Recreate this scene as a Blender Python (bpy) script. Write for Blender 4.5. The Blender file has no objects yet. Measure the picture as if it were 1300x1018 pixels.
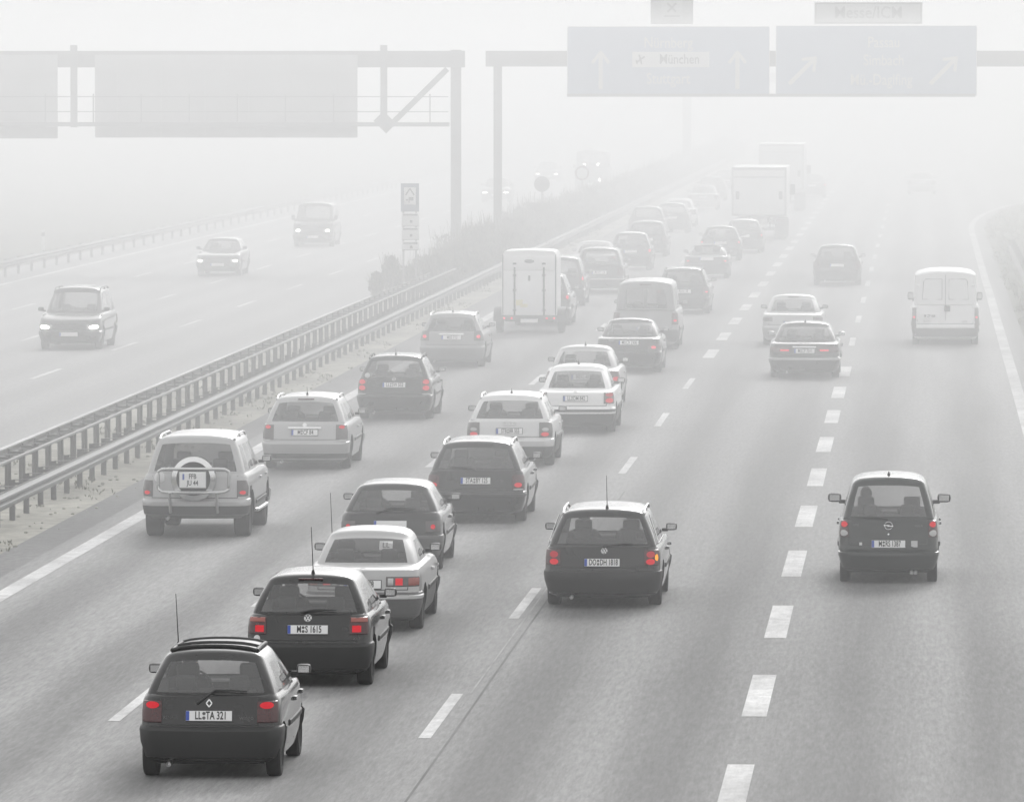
import bpy, bmesh, math, random
from mathutils import Vector, Matrix
from mathutils.bvhtree import BVHTree

R = math.radians
rnd = random.Random(7)
sc = bpy.context.scene
COL = sc.collection
TAU = math.tau

# ---------------------------------------------------------------- camera
F_PX, CAM_H = 8981.0, 8.0
VPX, VPY = 1174.0, 85.0
yaw = math.asin((VPX - 650) / math.sqrt((VPX - 650) ** 2 + (509 - VPY) ** 2 + F_PX ** 2))
pitch = math.atan((509 - VPY) / F_PX)
cam = bpy.data.cameras.new("camera")
cam.sensor_width = 36.0
cam.lens = 36.0 * F_PX / 1300.0
cam.clip_start = 0.5
cam.clip_end = 6000
cam_ob = bpy.data.objects.new("camera", cam)
COL.objects.link(cam_ob)
cam_ob.location = (0, 0, CAM_H)
cam_ob.rotation_euler = (R(90) - pitch, 0, yaw)
sc.camera = cam_ob
CAM_M = cam_ob.rotation_euler.to_matrix()


def at(px, py, z=0.0):
    """point of the plane at height z that the photograph shows at pixel px, py"""
    d = CAM_M @ Vector(((px - 650) / F_PX, (509 - py) / F_PX, -1.0))
    t = (z - CAM_H) / d.z
    return Vector((d.x * t, d.y * t, z))


def at_y(px, py, y):
    """point at distance y along the road that the photograph shows at pixel px, py"""
    d = CAM_M @ Vector(((px - 650) / F_PX, (509 - py) / F_PX, -1.0))
    t = y / d.y
    return Vector((d.x * t, y, CAM_H + d.z * t))


# ---------------------------------------------------------------- materials
def new_mat(name):
    m = bpy.data.materials.new(name)
    m.use_nodes = True
    nt = m.node_tree
    nt.nodes.clear()
    out = nt.nodes.new("ShaderNodeOutputMaterial")
    return m, nt, out


def N(nt, t, **kw):
    n = nt.nodes.new(t)
    for k, v in kw.items():
        if k.startswith("i_"):
            n.inputs[k[2:].replace("_", " ")].default_value = v
        else:
            setattr(n, k, v)
    return n


def L(nt, a, b):
    nt.links.new(a, b)


def g3(v):
    return (v, v, v, 1.0) if isinstance(v, (int, float)) else (v[0], v[1], v[2], 1.0)


def mat(name, col, rough=0.5, metal=0.0, coat=0.0, var=0.15, scale=6.0, bump=0.0, spec=0.5, rvar=0.1, cior=1.5):
    """Principled material whose colour and roughness wander with procedural noise"""
    m, nt, out = new_mat(name)
    b = N(nt, "ShaderNodeBsdfPrincipled")
    b.inputs["Metallic"].default_value = metal
    b.inputs["Coat Weight"].default_value = coat
    b.inputs["Coat Roughness"].default_value = 0.08
    b.inputs["Coat IOR"].default_value = cior
    b.inputs["Specular IOR Level"].default_value = spec
    tc = N(nt, "ShaderNodeTexCoord")
    nz = N(nt, "ShaderNodeTexNoise")
    nz.inputs["Scale"].default_value = scale
    nz.inputs["Detail"].default_value = 5
    L(nt, tc.outputs["Object"], nz.inputs["Vector"])
    mx = N(nt, "ShaderNodeMix", data_type="RGBA")
    c = g3(col)
    mx.inputs[6].default_value = tuple(max(0, x * (1 - var)) for x in c[:3]) + (1,)
    mx.inputs[7].default_value = tuple(min(1, x * (1 + var)) for x in c[:3]) + (1,)
    L(nt, nz.outputs["Fac"], mx.inputs[0])
    L(nt, mx.outputs[2], b.inputs["Base Color"])
    mr = N(nt, "ShaderNodeMapRange")
    mr.inputs["To Min"].default_value = max(0.02, rough - rvar)
    mr.inputs["To Max"].default_value = min(1, rough + rvar)
    L(nt, nz.outputs["Fac"], mr.inputs["Value"])
    L(nt, mr.outputs["Result"], b.inputs["Roughness"])
    if bump:
        bp = N(nt, "ShaderNodeBump")
        bp.inputs["Strength"].default_value = bump
        L(nt, nz.outputs["Fac"], bp.inputs["Height"])
        L(nt, bp.outputs["Normal"], b.inputs["Normal"])
    L(nt, b.outputs["BSDF"], out.inputs["Surface"])
    return m


def glow(name, col, strength):
    m, nt, out = new_mat(name)
    e = N(nt, "ShaderNodeEmission")
    e.inputs["Color"].default_value = g3(col)
    e.inputs["Strength"].default_value = strength
    L(nt, e.outputs["Emission"], out.inputs["Surface"])
    try:
        m.cycles.emission_sampling = 'NONE'
    except Exception:
        pass
    return m


def glass(name, tint):
    m, nt, out = new_mat(name)
    tr = N(nt, "ShaderNodeBsdfTransparent")
    tc = N(nt, "ShaderNodeTexCoord")
    nz = N(nt, "ShaderNodeTexNoise")
    nz.inputs["Scale"].default_value = 2.5
    L(nt, tc.outputs["Object"], nz.inputs["Vector"])
    mx = N(nt, "ShaderNodeMix", data_type="RGBA")
    mx.inputs[6].default_value = g3(tint * 0.92)
    mx.inputs[7].default_value = g3(tint * 1.08)
    L(nt, nz.outputs["Fac"], mx.inputs[0])
    L(nt, mx.outputs[2], tr.inputs["Color"])
    gl = N(nt, "ShaderNodeBsdfGlossy")
    gl.inputs["Roughness"].default_value = 0.05
    gl.inputs["Color"].default_value = g3(0.95)
    lw = N(nt, "ShaderNodeLayerWeight")
    lw.inputs["Blend"].default_value = 0.5
    pw = N(nt, "ShaderNodeMath", operation="POWER")
    pw.inputs[1].default_value = 5.0
    L(nt, lw.outputs["Facing"], pw.inputs[0])
    fr = N(nt, "ShaderNodeMath", operation="MULTIPLY_ADD")
    fr.inputs[1].default_value = 0.90
    fr.inputs[2].default_value = 0.09
    L(nt, pw.outputs[0], fr.inputs[0])
    df = N(nt, "ShaderNodeBsdfDiffuse")
    df.inputs["Color"].default_value = g3(0.5)
    ms = N(nt, "ShaderNodeMixShader")
    L(nt, fr.outputs[0], ms.inputs["Fac"])
    L(nt, tr.outputs["BSDF"], ms.inputs[1])
    L(nt, gl.outputs["BSDF"], ms.inputs[2])
    # a thin film of road dust on the pane
    m2 = N(nt, "ShaderNodeMixShader")
    m2.inputs["Fac"].default_value = 0.08
    L(nt, ms.outputs["Shader"], m2.inputs[1])
    L(nt, df.outputs["BSDF"], m2.inputs[2])
    L(nt, m2.outputs["Shader"], out.inputs["Surface"])
    return m


def ground_mat(name, c0, c1, s1, s2, rough=0.9, stretch=(1, 1, 1), bump=0.3, lanes=None, spec=0.3, grit=0.0):
    m, nt, out = new_mat(name)
    b = N(nt, "ShaderNodeBsdfPrincipled")
    b.inputs["Roughness"].default_value = rough
    b.inputs["Specular IOR Level"].default_value = spec
    tc = N(nt, "ShaderNodeTexCoord")
    mp = N(nt, "ShaderNodeMapping")
    mp.inputs["Scale"].default_value = stretch
    L(nt, tc.outputs["Object"], mp.inputs["Vector"])
    n1 = N(nt, "ShaderNodeTexNoise")
    n1.inputs["Scale"].default_value = s1
    n1.inputs["Detail"].default_value = 8
    n1.inputs["Roughness"].default_value = 0.65
    L(nt, mp.outputs["Vector"], n1.inputs["Vector"])
    n2 = N(nt, "ShaderNodeTexNoise")
    n2.inputs["Scale"].default_value = s2
    n2.inputs["Detail"].default_value = 2
    L(nt, mp.outputs["Vector"], n2.inputs["Vector"])
    cr = N(nt, "ShaderNodeValToRGB")
    cr.color_ramp.elements[0].position = 0.3
    cr.color_ramp.elements[1].position = 0.7
    cr.color_ramp.elements[0].color = g3(c0)
    cr.color_ramp.elements[1].color = g3(c1)
    L(nt, n1.outputs["Fac"], cr.inputs["Fac"])
    mul = N(nt, "ShaderNodeMix", data_type="RGBA", blend_type="MULTIPLY")
    mul.inputs[0].default_value = 1.0
    r2 = N(nt, "ShaderNodeMapRange")
    r2.inputs["From Min"].default_value = 0.25
    r2.inputs["From Max"].default_value = 0.75
    r2.inputs["To Min"].default_value = 0.62
    r2.inputs["To Max"].default_value = 1.38
    L(nt, n2.outputs["Fac"], r2.inputs["Value"])
    L(nt, cr.outputs["Color"], mul.inputs[6])
    L(nt, r2.outputs["Result"], mul.inputs[7])
    last = mul.outputs[2]
    if lanes:
        # rubbered wheel paths: smooth darker bands that run with the lanes, broken up along their length
        sx = N(nt, "ShaderNodeSeparateXYZ")
        L(nt, tc.outputs["Object"], sx.inputs["Vector"])
        off = N(nt, "ShaderNodeMath", operation="ADD")
        off.inputs[1].default_value = lanes[0]
        L(nt, sx.outputs["X"], off.inputs[0])
        ml = N(nt, "ShaderNodeMath", operation="MULTIPLY")
        ml.inputs[1].default_value = TAU / lanes[1] * 2
        L(nt, off.outputs[0], ml.inputs[0])
        cs = N(nt, "ShaderNodeMath", operation="COSINE")
        L(nt, ml.outputs[0], cs.inputs[0])
        n3 = N(nt, "ShaderNodeTexNoise")
        n3.inputs["Scale"].default_value = 1.0
        n3.inputs["Detail"].default_value = 4
        m3 = N(nt, "ShaderNodeMapping")
        m3.inputs["Scale"].default_value = (1.1, 0.03, 1)
        L(nt, tc.outputs["Object"], m3.inputs["Vector"])
        L(nt, m3.outputs["Vector"], n3.inputs["Vector"])
        ad = N(nt, "ShaderNodeMath", operation="MULTIPLY_ADD")
        ad.inputs[1].default_value = 0.2
        L(nt, cs.outputs[0], ad.inputs[0])
        L(nt, n3.outputs["Fac"], ad.inputs[2])
        r3 = N(nt, "ShaderNodeMapRange")
        r3.inputs["From Min"].default_value = 0.28
        r3.inputs["From Max"].default_value = 0.72
        r3.inputs["To Min"].default_value = lanes[2]
        r3.inputs["To Max"].default_value = lanes[3]
        L(nt, ad.outputs[0], r3.inputs["Value"])
        mu2 = N(nt, "ShaderNodeMix", data_type="RGBA", blend_type="MULTIPLY")
        mu2.inputs[0].default_value = 1.0
        L(nt, last, mu2.inputs[6])
        L(nt, r3.outputs["Result"], mu2.inputs[7])
        last = mu2.outputs[2]
    if grit:
        n4 = N(nt, "ShaderNodeTexNoise")
        n4.inputs["Scale"].default_value = 24.0
        n4.inputs["Detail"].default_value = 6
        n4.inputs["Roughness"].default_value = 0.85
        m4 = N(nt, "ShaderNodeMapping")
        m4.inputs["Scale"].default_value = (1, 0.08, 1)
        L(nt, tc.outputs["Object"], m4.inputs["Vector"])
        L(nt, m4.outputs["Vector"], n4.inputs["Vector"])
        r4 = N(nt, "ShaderNodeMapRange")
        r4.inputs["From Min"].default_value = 0.3
        r4.inputs["From Max"].default_value = 0.7
        r4.inputs["To Min"].default_value = 1 - grit
        r4.inputs["To Max"].default_value = 1 + grit
        L(nt, n4.outputs["Fac"], r4.inputs["Value"])
        mu4 = N(nt, "ShaderNodeMix", data_type="RGBA", blend_type="MULTIPLY")
        mu4.inputs[0].default_value = 1.0
        L(nt, last, mu4.inputs[6])
        L(nt, r4.outputs["Result"], mu4.inputs[7])
        last = mu4.outputs[2]
    L(nt, last, b.inputs["Base Color"])
    if bump:
        bp = N(nt, "ShaderNodeBump")
        bp.inputs["Strength"].default_value = bump
        bp.inputs["Distance"].default_value = 0.02
        L(nt, n1.outputs["Fac"], bp.inputs["Height"])
        L(nt, bp.outputs["Normal"], b.inputs["Normal"])
    L(nt, b.outputs["BSDF"], out.inputs["Surface"])
    return m


M = {}
M["black"] = mat("black_paint", 0.008, 0.3, 0.0, 1.0, rvar=0.03, cior=1.55, spec=0.1)
M["green_black"] = mat("dark_green_paint", (0.012, 0.017, 0.015), 0.3, 0.0, 1.0, rvar=0.03, cior=1.55, spec=0.1)
M["darkgrey"] = mat("dark_grey_paint", 0.03, 0.32, 0.1, 1.0, rvar=0.03, cior=1.45, spec=0.3)
M["darkblue"] = mat("dark_blue_paint", (0.018, 0.022, 0.03), 0.3, 0.1, 1.0, rvar=0.03, cior=1.45, spec=0.3)
M["grey"] = mat("grey_paint", 0.12, 0.34, 0.4, 0.5)
M["midgrey"] = mat("mid_grey_paint", 0.27, 0.36, 0.35, 0.5, var=0.06)
M["silver"] = mat("silver_paint", 0.44, 0.38, 0.35, 0.5, var=0.05)
M["lightsilver"] = mat("light_silver_paint", 0.64, 0.38, 0.25, 0.5, var=0.05)
M["white"] = mat("white_paint", 0.86, 0.35, 0.0, 0.5, var=0.04)
M["vanwhite"] = mat("white_van_paint", 0.85, 0.4, 0.0, 0.3, var=0.06, scale=3)
M["plastic"] = mat("black_plastic", 0.02, 0.55, var=0.2, scale=20)
M["greyplastic"] = mat("grey_plastic", 0.11, 0.5, var=0.15, scale=15)
M["rubber"] = mat("tyre_rubber", 0.018, 0.85, var=0.3, scale=15)
M["under"] = mat("underbody", 0.012, 0.9, var=0.3)
M["inside"] = mat("cabin_trim", 0.03, 0.85, var=0.25, scale=12)
M["seat"] = mat("seat_cloth", 0.05, 0.95, var=0.2, scale=25)
M["rim"] = mat("wheel_alloy", 0.4, 0.35, 0.8, var=0.15)
M["chrome"] = mat("chrome", 0.75, 0.14, 1.0, var=0.05)
M["brushed"] = mat("brushed_steel", 0.6, 0.3, 1.0, var=0.08)
M["lens"] = mat("dark_red_lens", (0.055, 0.004, 0.006), 0.12, 0, 0.5, var=0.15, scale=40)
M["smoke"] = mat("smoked_lens", (0.09, 0.08, 0.08), 0.15, 0, 0.5, var=0.2, scale=40)
M["clear"] = mat("clear_lens", 0.5, 0.15, 0.2, 0.5, var=0.1, scale=40)
M["redbrick"] = mat("pale_red_lens", (0.32, 0.09, 0.07), 0.2, 0, 0.4, var=0.12, scale=40)
M["lit"] = glow("lit_tail_lamp", (1.0, 0.04, 0.06), 0.68)
M["lit_far"] = glow("lit_tail_lamp_bright", (1.0, 0.06, 0.10), 1.1)
M["amber"] = glow("lit_indicator", (1.0, 0.36, 0.03), 1.5)
M["lit_dim"] = glow("dim_tail_lamp", (0.55, 0.06, 0.075), 0.8)
M["head"] = glow("lit_headlamp", (1.0, 0.97, 0.9), 14.0)
M["plate"] = mat("plate_white", 0.88, 0.35, var=0.04)
M["plateblue"] = mat("plate_blue", (0.03, 0.08, 0.42), 0.4, var=0.05)
M["ink"] = mat("plate_ink", 0.012, 0.5, var=0.1)
M["sticker"] = mat("sticker_white", 0.75, 0.5, var=0.05)
M["glass"] = glass("car_glass", 0.78)
M["darkglass"] = glass("tinted_glass", 0.4)
M["canvas"] = mat("canvas_roof", 0.42, 0.5, var=0.1, scale=30)  # pale tone stands in for sky mirrored in the fabric
M["galv"] = mat("galvanised_steel", 0.24, 0.68, 0.15, var=0.25, scale=4)
M["galvdark"] = mat("weathered_steel", 0.10, 0.75, 0.1, var=0.3, scale=5)
M["steelgrey"] = mat("painted_gantry_steel", 0.2, 0.6, var=0.12, scale=1.5)
M["signback"] = mat("sign_back", 0.40, 0.6, var=0.1, scale=0.6)
M["signblue"] = mat("sign_blue", (0.27, 0.33, 0.45), 0.45, var=0.08, scale=0.7)
M["signpale"] = mat("sign_pale_grey", 0.58, 0.5, var=0.08)
M["signtext"] = mat("sign_lettering_white", 0.52, 0.5, var=0.05)
M["paleink"] = mat("plaque_ink", 0.42, 0.5, var=0.1)
M["restblue"] = mat("rest_sign_blue", (0.06, 0.09, 0.15), 0.5, var=0.08)
M["signwhite"] = mat("sign_white", 0.62, 0.45, var=0.05)
M["signblack"] = mat("sign_black", 0.02, 0.5, var=0.1)
M["signgrey"] = mat("sign_pictogram_grey", 0.05, 0.5, var=0.1)
M["leaf"] = mat("weed_leaves", (0.028, 0.032, 0.022), 0.8, var=0.6, scale=3)
M["leafdry"] = mat("dry_stalks", (0.11, 0.105, 0.075), 0.85, var=0.5, scale=3)
M["skin"] = mat("skin", (0.45, 0.3, 0.23), 0.6, var=0.08)
M["coatcloth"] = mat("dark_jacket", 0.03, 0.9, var=0.2, scale=20)
M["hair"] = mat("dark_hair", (0.03, 0.022, 0.018), 0.6, var=0.3, scale=60)
M["asphalt"] = ground_mat("asphalt", 0.145, 0.225, 16.0, 0.09, 0.75, (1, 0.08, 1), 0.3, lanes=(-0.03, 3.93, 0.64, 1.22), spec=0.4, grit=0.2)
M["asphalt2"] = ground_mat("asphalt_oncoming", 0.125, 0.2, 16.0, 0.07, 0.65, (1, 0.08, 1), 0.3, lanes=(-0.5, 3.6, 0.85, 1.14), spec=0.45, grit=0.25)
M["strip"] = ground_mat("asphalt_margin", 0.10, 0.17, 6.0, 0.2, 0.85, (1, 0.5, 1), 0.25)
M["dirt"] = ground_mat("gravel_verge", (0.21, 0.205, 0.18), (0.42, 0.41, 0.36), 2.6, 0.28, 0.95, (1, 0.8, 1), 0.6)
M["grass"] = ground_mat("grass_field", (0.05, 0.055, 0.035), (0.13, 0.13, 0.09), 3.5, 0.05, 0.95, (1, 1, 1), 0.6)
M["paint"] = ground_mat("road_paint", 0.42, 0.62, 4.5, 0.5, 0.7, (1, 0.5, 1), 0.12, grit=0.16)
M["paintworn"] = ground_mat("road_paint_worn", 0.36, 0.62, 4.0, 0.4, 0.75, (1, 0.5, 1), 0.12)
M["tar"] = ground_mat("tar_seam", 0.12, 0.16, 3.0, 0.5, 0.8, (1, 0.5, 1), 0.1)
M["seam"] = ground_mat("dusty_seam", 0.24, 0.36, 3.0, 0.5, 0.8, (1, 0.5, 1), 0.1)


# ---------------------------------------------------------------- object helpers
def link(name, me, parent=None, m=None, smooth=None):
    if isinstance(me, bmesh.types.BMesh):
        bm = me
        me = bpy.data.meshes.new(name)
        bm.to_mesh(me)
        bm.free()
    if m is not None and len(me.materials) == 0:
        for x in (m if isinstance(m, (list, tuple)) else [m]):
            me.materials.append(x)
    if smooth is not None:
        me.polygons.foreach_set("use_smooth", [True] * len(me.polygons))
        me.set_sharp_from_angle(angle=R(smooth))
    o = bpy.data.objects.new(name, me)
    COL.objects.link(o)
    if parent is not None:
        o.parent = parent
    return o


def tag(o, label=None, cat=None, group=None, kind=None):
    if label:
        o["label"] = label
    if cat:
        o["category"] = cat
    if group:
        o["group"] = group
    if kind:
        o["kind"] = kind
    return o


def empty(name, loc, rz=0.0):
    o = bpy.data.objects.new(name, None)
    o.empty_display_size = 0.3
    COL.objects.link(o)
    o.location = loc
    o.rotation_euler = (0, 0, rz)
    return o


def add_box(bm, c, s, rot=None, bev=0.0, mi=0):
    r = bmesh.ops.create_cube(bm, size=1.0)
    vs = r["verts"]
    mtx = Matrix.Translation(c) @ (rot.to_4x4() if rot is not None else Matrix.Identity(4)) @ Matrix.Diagonal((s[0], s[1], s[2], 1))
    bmesh.ops.transform(bm, matrix=mtx, verts=vs)
    fs = {f for v in vs for f in v.link_faces}
    if bev:
        es = list({e for v in vs for e in v.link_edges})
        rb = bmesh.ops.bevel(bm, geom=es, offset=bev, segments=2, affect='EDGES', profile=0.6)
        fs = set(rb["faces"]) | {f for f in fs if f.is_valid}
    for f in fs:
        if f.is_valid:
            f.material_index = mi
    return vs


def add_tube(bm, pts, rad, seg=8, mi=0, cap=True):
    """round tube along a polyline"""
    pts = [Vector(p) for p in pts]
    rings = []
    for i, p in enumerate(pts):
        a = pts[max(0, i - 1)]
        b = pts[min(len(pts) - 1, i + 1)]
        t = (b - a).normalized()
        up = Vector((0, 0, 1)) if abs(t.z) < 0.9 else Vector((1, 0, 0))
        u = t.cross(up).normalized()
        w = u.cross(t).normalized()
        r = rad[i] if isinstance(rad, (list, tuple)) else rad
        rings.append([bm.verts.new(p + (u * math.cos(k * TAU / seg) + w * math.sin(k * TAU / seg)) * r) for k in range(seg)])
    for i in range(len(rings) - 1):
        for k in range(seg):
            f = bm.faces.new((rings[i][k], rings[i][(k + 1) % seg], rings[i + 1][(k + 1) % seg], rings[i + 1][k]))
            f.material_index = mi
    if cap:
        for rg in (rings[0], rings[-1]):
            try:
                bm.faces.new(rg).material_index = mi
            except ValueError:
                pass


def add_lathe(bm, prof, axis='X', c=(0, 0, 0), seg=24, mi=0, closed=False):
    """revolve (radius, along-axis) profile"""
    rings = []
    for r, h in prof:
        ring = []
        for k in range(seg):
            a = k * TAU / seg
            if axis == 'X':
                p = (h, r * math.cos(a), r * math.sin(a))
            elif axis == 'Y':
                p = (r * math.cos(a), h, r * math.sin(a))
            else:
                p = (r * math.cos(a), r * math.sin(a), h)
            ring.append(bm.verts.new((p[0] + c[0], p[1] + c[1], p[2] + c[2])))
        rings.append(ring)
    n = len(rings)
    for i in range(n if closed else n - 1):
        for k in range(seg):
            bm.faces.new((rings[i][k], rings[i][(k + 1) % seg], rings[(i + 1) % n][(k + 1) % seg], rings[(i + 1) % n][k])).material_index = mi
    if not closed:
        for rg, (r, h) in ((rings[0], prof[0]), (rings[-1], prof[-1])):
            if r > 1e-4:
                bm.faces.new(rg).material_index = mi


_txt = {}


def text_mesh(s, size, squeeze=0.72, extrude=0.0012, bold=0.0):
    key = (s, size, squeeze, extrude, bold)
    if key in _txt:
        return _txt[key]
    cu = bpy.data.curves.new("lettering", 'FONT')
    cu.body = s
    cu.size = size
    cu.align_x = 'CENTER'
    cu.align_y = 'CENTER'
    cu.extrude = extrude
    cu.offset = bold
    cu.resolution_u = 3
    ob = bpy.data.objects.new("lettering", cu)
    COL.objects.link(ob)
    bpy.context.view_layer.update()
    me = bpy.data.meshes.new_from_object(ob.evaluated_get(bpy.context.evaluated_depsgraph_get()))
    bpy.data.objects.remove(ob)
    # stands upright facing -Y
    me.transform(Matrix.Rotation(R(90), 4, 'X') @ Matrix.Diagonal((squeeze, 1, 1, 1)))
    me.materials.clear()
    _txt[key] = me
    return me


def add_text(name, s, size, loc, parent, m, squeeze=0.72, bold=0.0, rot=(0, 0, 0)):
    me = text_mesh(s, size, squeeze, 0.0012, bold).copy()
    o = link(name, me, parent, m)
    o.location = loc
    o.rotation_euler = rot
    return o


# ---------------------------------------------------------------- setting
def sheet(name, x0, x1, y0, y1, z, m, nx=1, ny=1):
    bm = bmesh.new()
    vs = [[bm.verts.new((x0 + (x1 - x0) * i / nx, y0 + (y1 - y0) * j / ny, z)) for i in range(nx + 1)] for j in range(ny + 1)]
    for j in range(ny):
        for i in range(nx):
            bm.faces.new((vs[j][i], vs[j][i + 1], vs[j + 1][i + 1], vs[j + 1][i]))
    o = link(name, bm, None, m)
    return tag(o, kind="structure")


EDGE_L, LINE1, LINE2, LINE3, EDGE_R = -13.93, -9.88, -5.93, -2.08, 2.3
sheet("ground", -400, 300, -40, 1000, -0.02, M["grass"], 8, 12)
sheet("verge", -18.75, -14.72, -40, 990, 0.0, M["dirt"], 2, 30)
sheet("asphalt_margin", -15.15, -13.7, -40, 985, 0.004, M["strip"], 1, 30)


def right_edge(y):
    """right border of the carriageway; the exit flares off to the right beyond 350 m"""
    if y < 345:
        return 2.95
    t = y - 345
    return 2.95 + 0.00055 * t * t + 3.2e-6 * max(0, t - 20) ** 3


bm = bmesh.new()
prev = None
ys = [-40 + 8 * i for i in range(128)]
for y in ys:
    a, b = bm.verts.new((-14.45, y, 0.008)), bm.verts.new((min(90, right_edge(y)), y, 0.008))
    if prev:
        bm.faces.new((prev[0], prev[1], b, a))
    prev = (a, b)
tag(link("road", bm, None, M["asphalt"]), kind="structure")
sheet("oncoming_road", -36.2, -18.5, -40, 980, 0.008, M["asphalt2"], 2, 30)


def marking(name, segs, m, z=0.012):
    """segs: (x, y0, y1, width) quads"""
    bm = bmesh.new()
    for x, y0, y1, w in segs:
        n = max(1, int((y1 - y0) / 12))
        pv = None
        for i in range(n + 1):
            y = y0 + (y1 - y0) * i / n
            xx = x(y) if callable(x) else x
            jit = rnd.uniform(-0.008, 0.008)
            a, b = bm.verts.new((xx - w / 2 + jit, y, z)), bm.verts.new((xx + w / 2 + jit, y, z))
            if pv:
                bm.faces.new((pv[0], pv[1], b, a))
            pv = (a, b)
    return tag(link(name, bm, None, m), kind="structure")


marking("edge_line", [(EDGE_L, 20, 960, 0.30)], M["paint"])
marking("edge_line", [(lambda y: right_edge(y) - 0.65, 20, 520, 0.28)], M["paintworn"])
d = []
for k in range(-3, 30):
    d.append((LINE1, 102.2 + 18.35 * k + 2.0, 108.2 + 18.35 * k + 2.0, 0.15))
marking("lane_line", d, M["paint"])
d = []
for k in range(-3, 5):
    d.append((LINE2, 102.2 + 18.35 * k, 108.2 + 18.35 * k, 0.15))
y = 194.3
while y < 640:
    d.append((LINE2, y, y + 5.8, 0.32))
    y += 12.75
marking("lane_line", d, M["paint"])
d = []
y = 86.9 - 48
while y < 188:
    d.append((LINE3, y, y + 6.0, 0.31))
    y += 12.0
y = 203.0
while y < 420:
    d.append((LINE3, y, y + 6.0, 0.17))
    y += 18.5
marking("lane_line", d, M["paint"])
marking("seam_line", [(LINE2 + 0.16, 88, 133, 0.025)], M["seam"], 0.0105)
marking("tar_line", [(LINE2 + 0.30, 60, 133, 0.03)], M["tar"], 0.0102)
d = []
for x, ph in ((-22.85, 0.0), (-26.32, 7.0), (-30.02, 15.0)):
    for k in range(-6, 24):
        y0 = 180.2 + ph + 18.2 * k
        d.append((x, y0, y0 + 6.1, 0.15))
marking("oncoming_lane_line", d, M["paint"])
marking("oncoming_edge_line", [(-33.85, 40, 900, 0.25)], M["paint"])
marking("oncoming_edge_line", [(-19.25, 40, 900, 0.2)], M["paintworn"])


# ---------------------------------------------------------------- guard rails
W_PROF = [(0.0, 0.0), (0.0, 0.03), (0.035, 0.06), (0.08, 0.075), (0.08, 0.115), (0.035, 0.135), (0.02, 0.155),
          (0.035, 0.175), (0.08, 0.195), (0.08, 0.235), (0.035, 0.25), (0.0, 0.28), (0.0, 0.31)]


def beam_mesh(side, x, y0, y1, ztop, endfn=None):
    """W-profile beam along Y whose waves face side (+1 right, -1 left)"""
    bm = bmesh.new()
    n = int((y1 - y0) / 4)
    pv = None
    for i in range(n + 1):
        y = y0 + (y1 - y0) * i / n
        dz = 0 if endfn is None else endfn(y)
        cur = [bm.verts.new((x + side * a, y, ztop - 0.31 + h + dz)) for a, h in W_PROF]
        cur += [bm.verts.new((x + side * (a - 0.006), y, ztop - 0.31 + h + dz)) for a, h in reversed(W_PROF)]
        if pv:
            for k in range(len(cur)):
                bm.faces.new((pv[k], pv[(k + 1) % len(cur)], cur[(k + 1) % len(cur)], cur[k]))
        pv = cur
    # joint plates every 4 m: a lapped end a hair proud of the sheet
    bmesh.ops.recalc_face_normals(bm, faces=bm.faces)
    return bm


def post_bm(side, arm, ztop, dx=0.0):
    """sigma post with its spacer arm towards the beam"""
    bm = bmesh.new()
    add_box(bm, (dx, 0, (ztop - 0.02) / 2 - 0.05), (0.055, 0.095, ztop + 0.06))
    add_box(bm, (dx - 0.03 * side, 0.05, (ztop - 0.02) / 2 - 0.05), (0.10, 0.012, ztop + 0.055))
    add_box(bm, (dx + side * arm / 2, 0, ztop - 0.10), (arm, 0.07, 0.05))
    add_box(bm, (dx + side * arm / 2, 0, ztop - 0.03), (arm, 0.13, 0.012))
    add_box(bm, (dx + side * arm * 0.95, 0, ztop - 0.13), (0.03, 0.09, 0.2))
    return bm


def guard_rail(name, label, xpost, side, arm, y0, y1, ztop, step, backrail=None, parts_to=100, endfn=None):
    root = empty(name, (xpost, y0, 0))
    tag(root, label, "guard rail")
    b = beam_mesh(side, xpost + side * arm, y0, y1, ztop, endfn)
    bmesh.ops.translate(b, verts=b.verts, vec=(-xpost, -y0, 0))
    link("beam", b, root, M["galv"], 40)
    if backrail is not None:
        bb = bmesh.new()
        add_box(bb, (backrail - xpost, (y1 - y0) / 2, ztop + 0.004), (0.075, y1 - y0, 0.035))
        link("top_rail", bb, root, M["galv"])
    pb = post_bm(side, arm, ztop)
    pm = bpy.data.meshes.new("post")
    pb.to_mesh(pm)
    pb.free()
    pm.materials.append(M["galvdark"])
    n = int((y1 - y0) / step)
    rest = bmesh.new()
    for k in range(n + 1):
        y = k * step + rnd.uniform(-0.03, 0.03)
        if k < parts_to:
            o = bpy.data.objects.new("post", pm)
            COL.objects.link(o)
            o.parent = root
            o.location = (0, y, 0)
            o.rotation_euler = (rnd.uniform(-.012, .012), rnd.uniform(-.012, .012), 0)
        else:
            tmp = bmesh.new()
            tmp.from_mesh(pm)
            bmesh.ops.translate(tmp, verts=tmp.verts, vec=(0, y, 0))
            t2 = bpy.data.meshes.new("tmp")
            tmp.to_mesh(t2)
            tmp.free()
            rest.from_mesh(t2)
            bpy.data.meshes.remove(t2)
    if len(rest.verts):
        o = link("far_posts", rest, root, M["galvdark"])
        tag(o, kind="stuff")
    else:
        rest.free()
    return root


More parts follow.
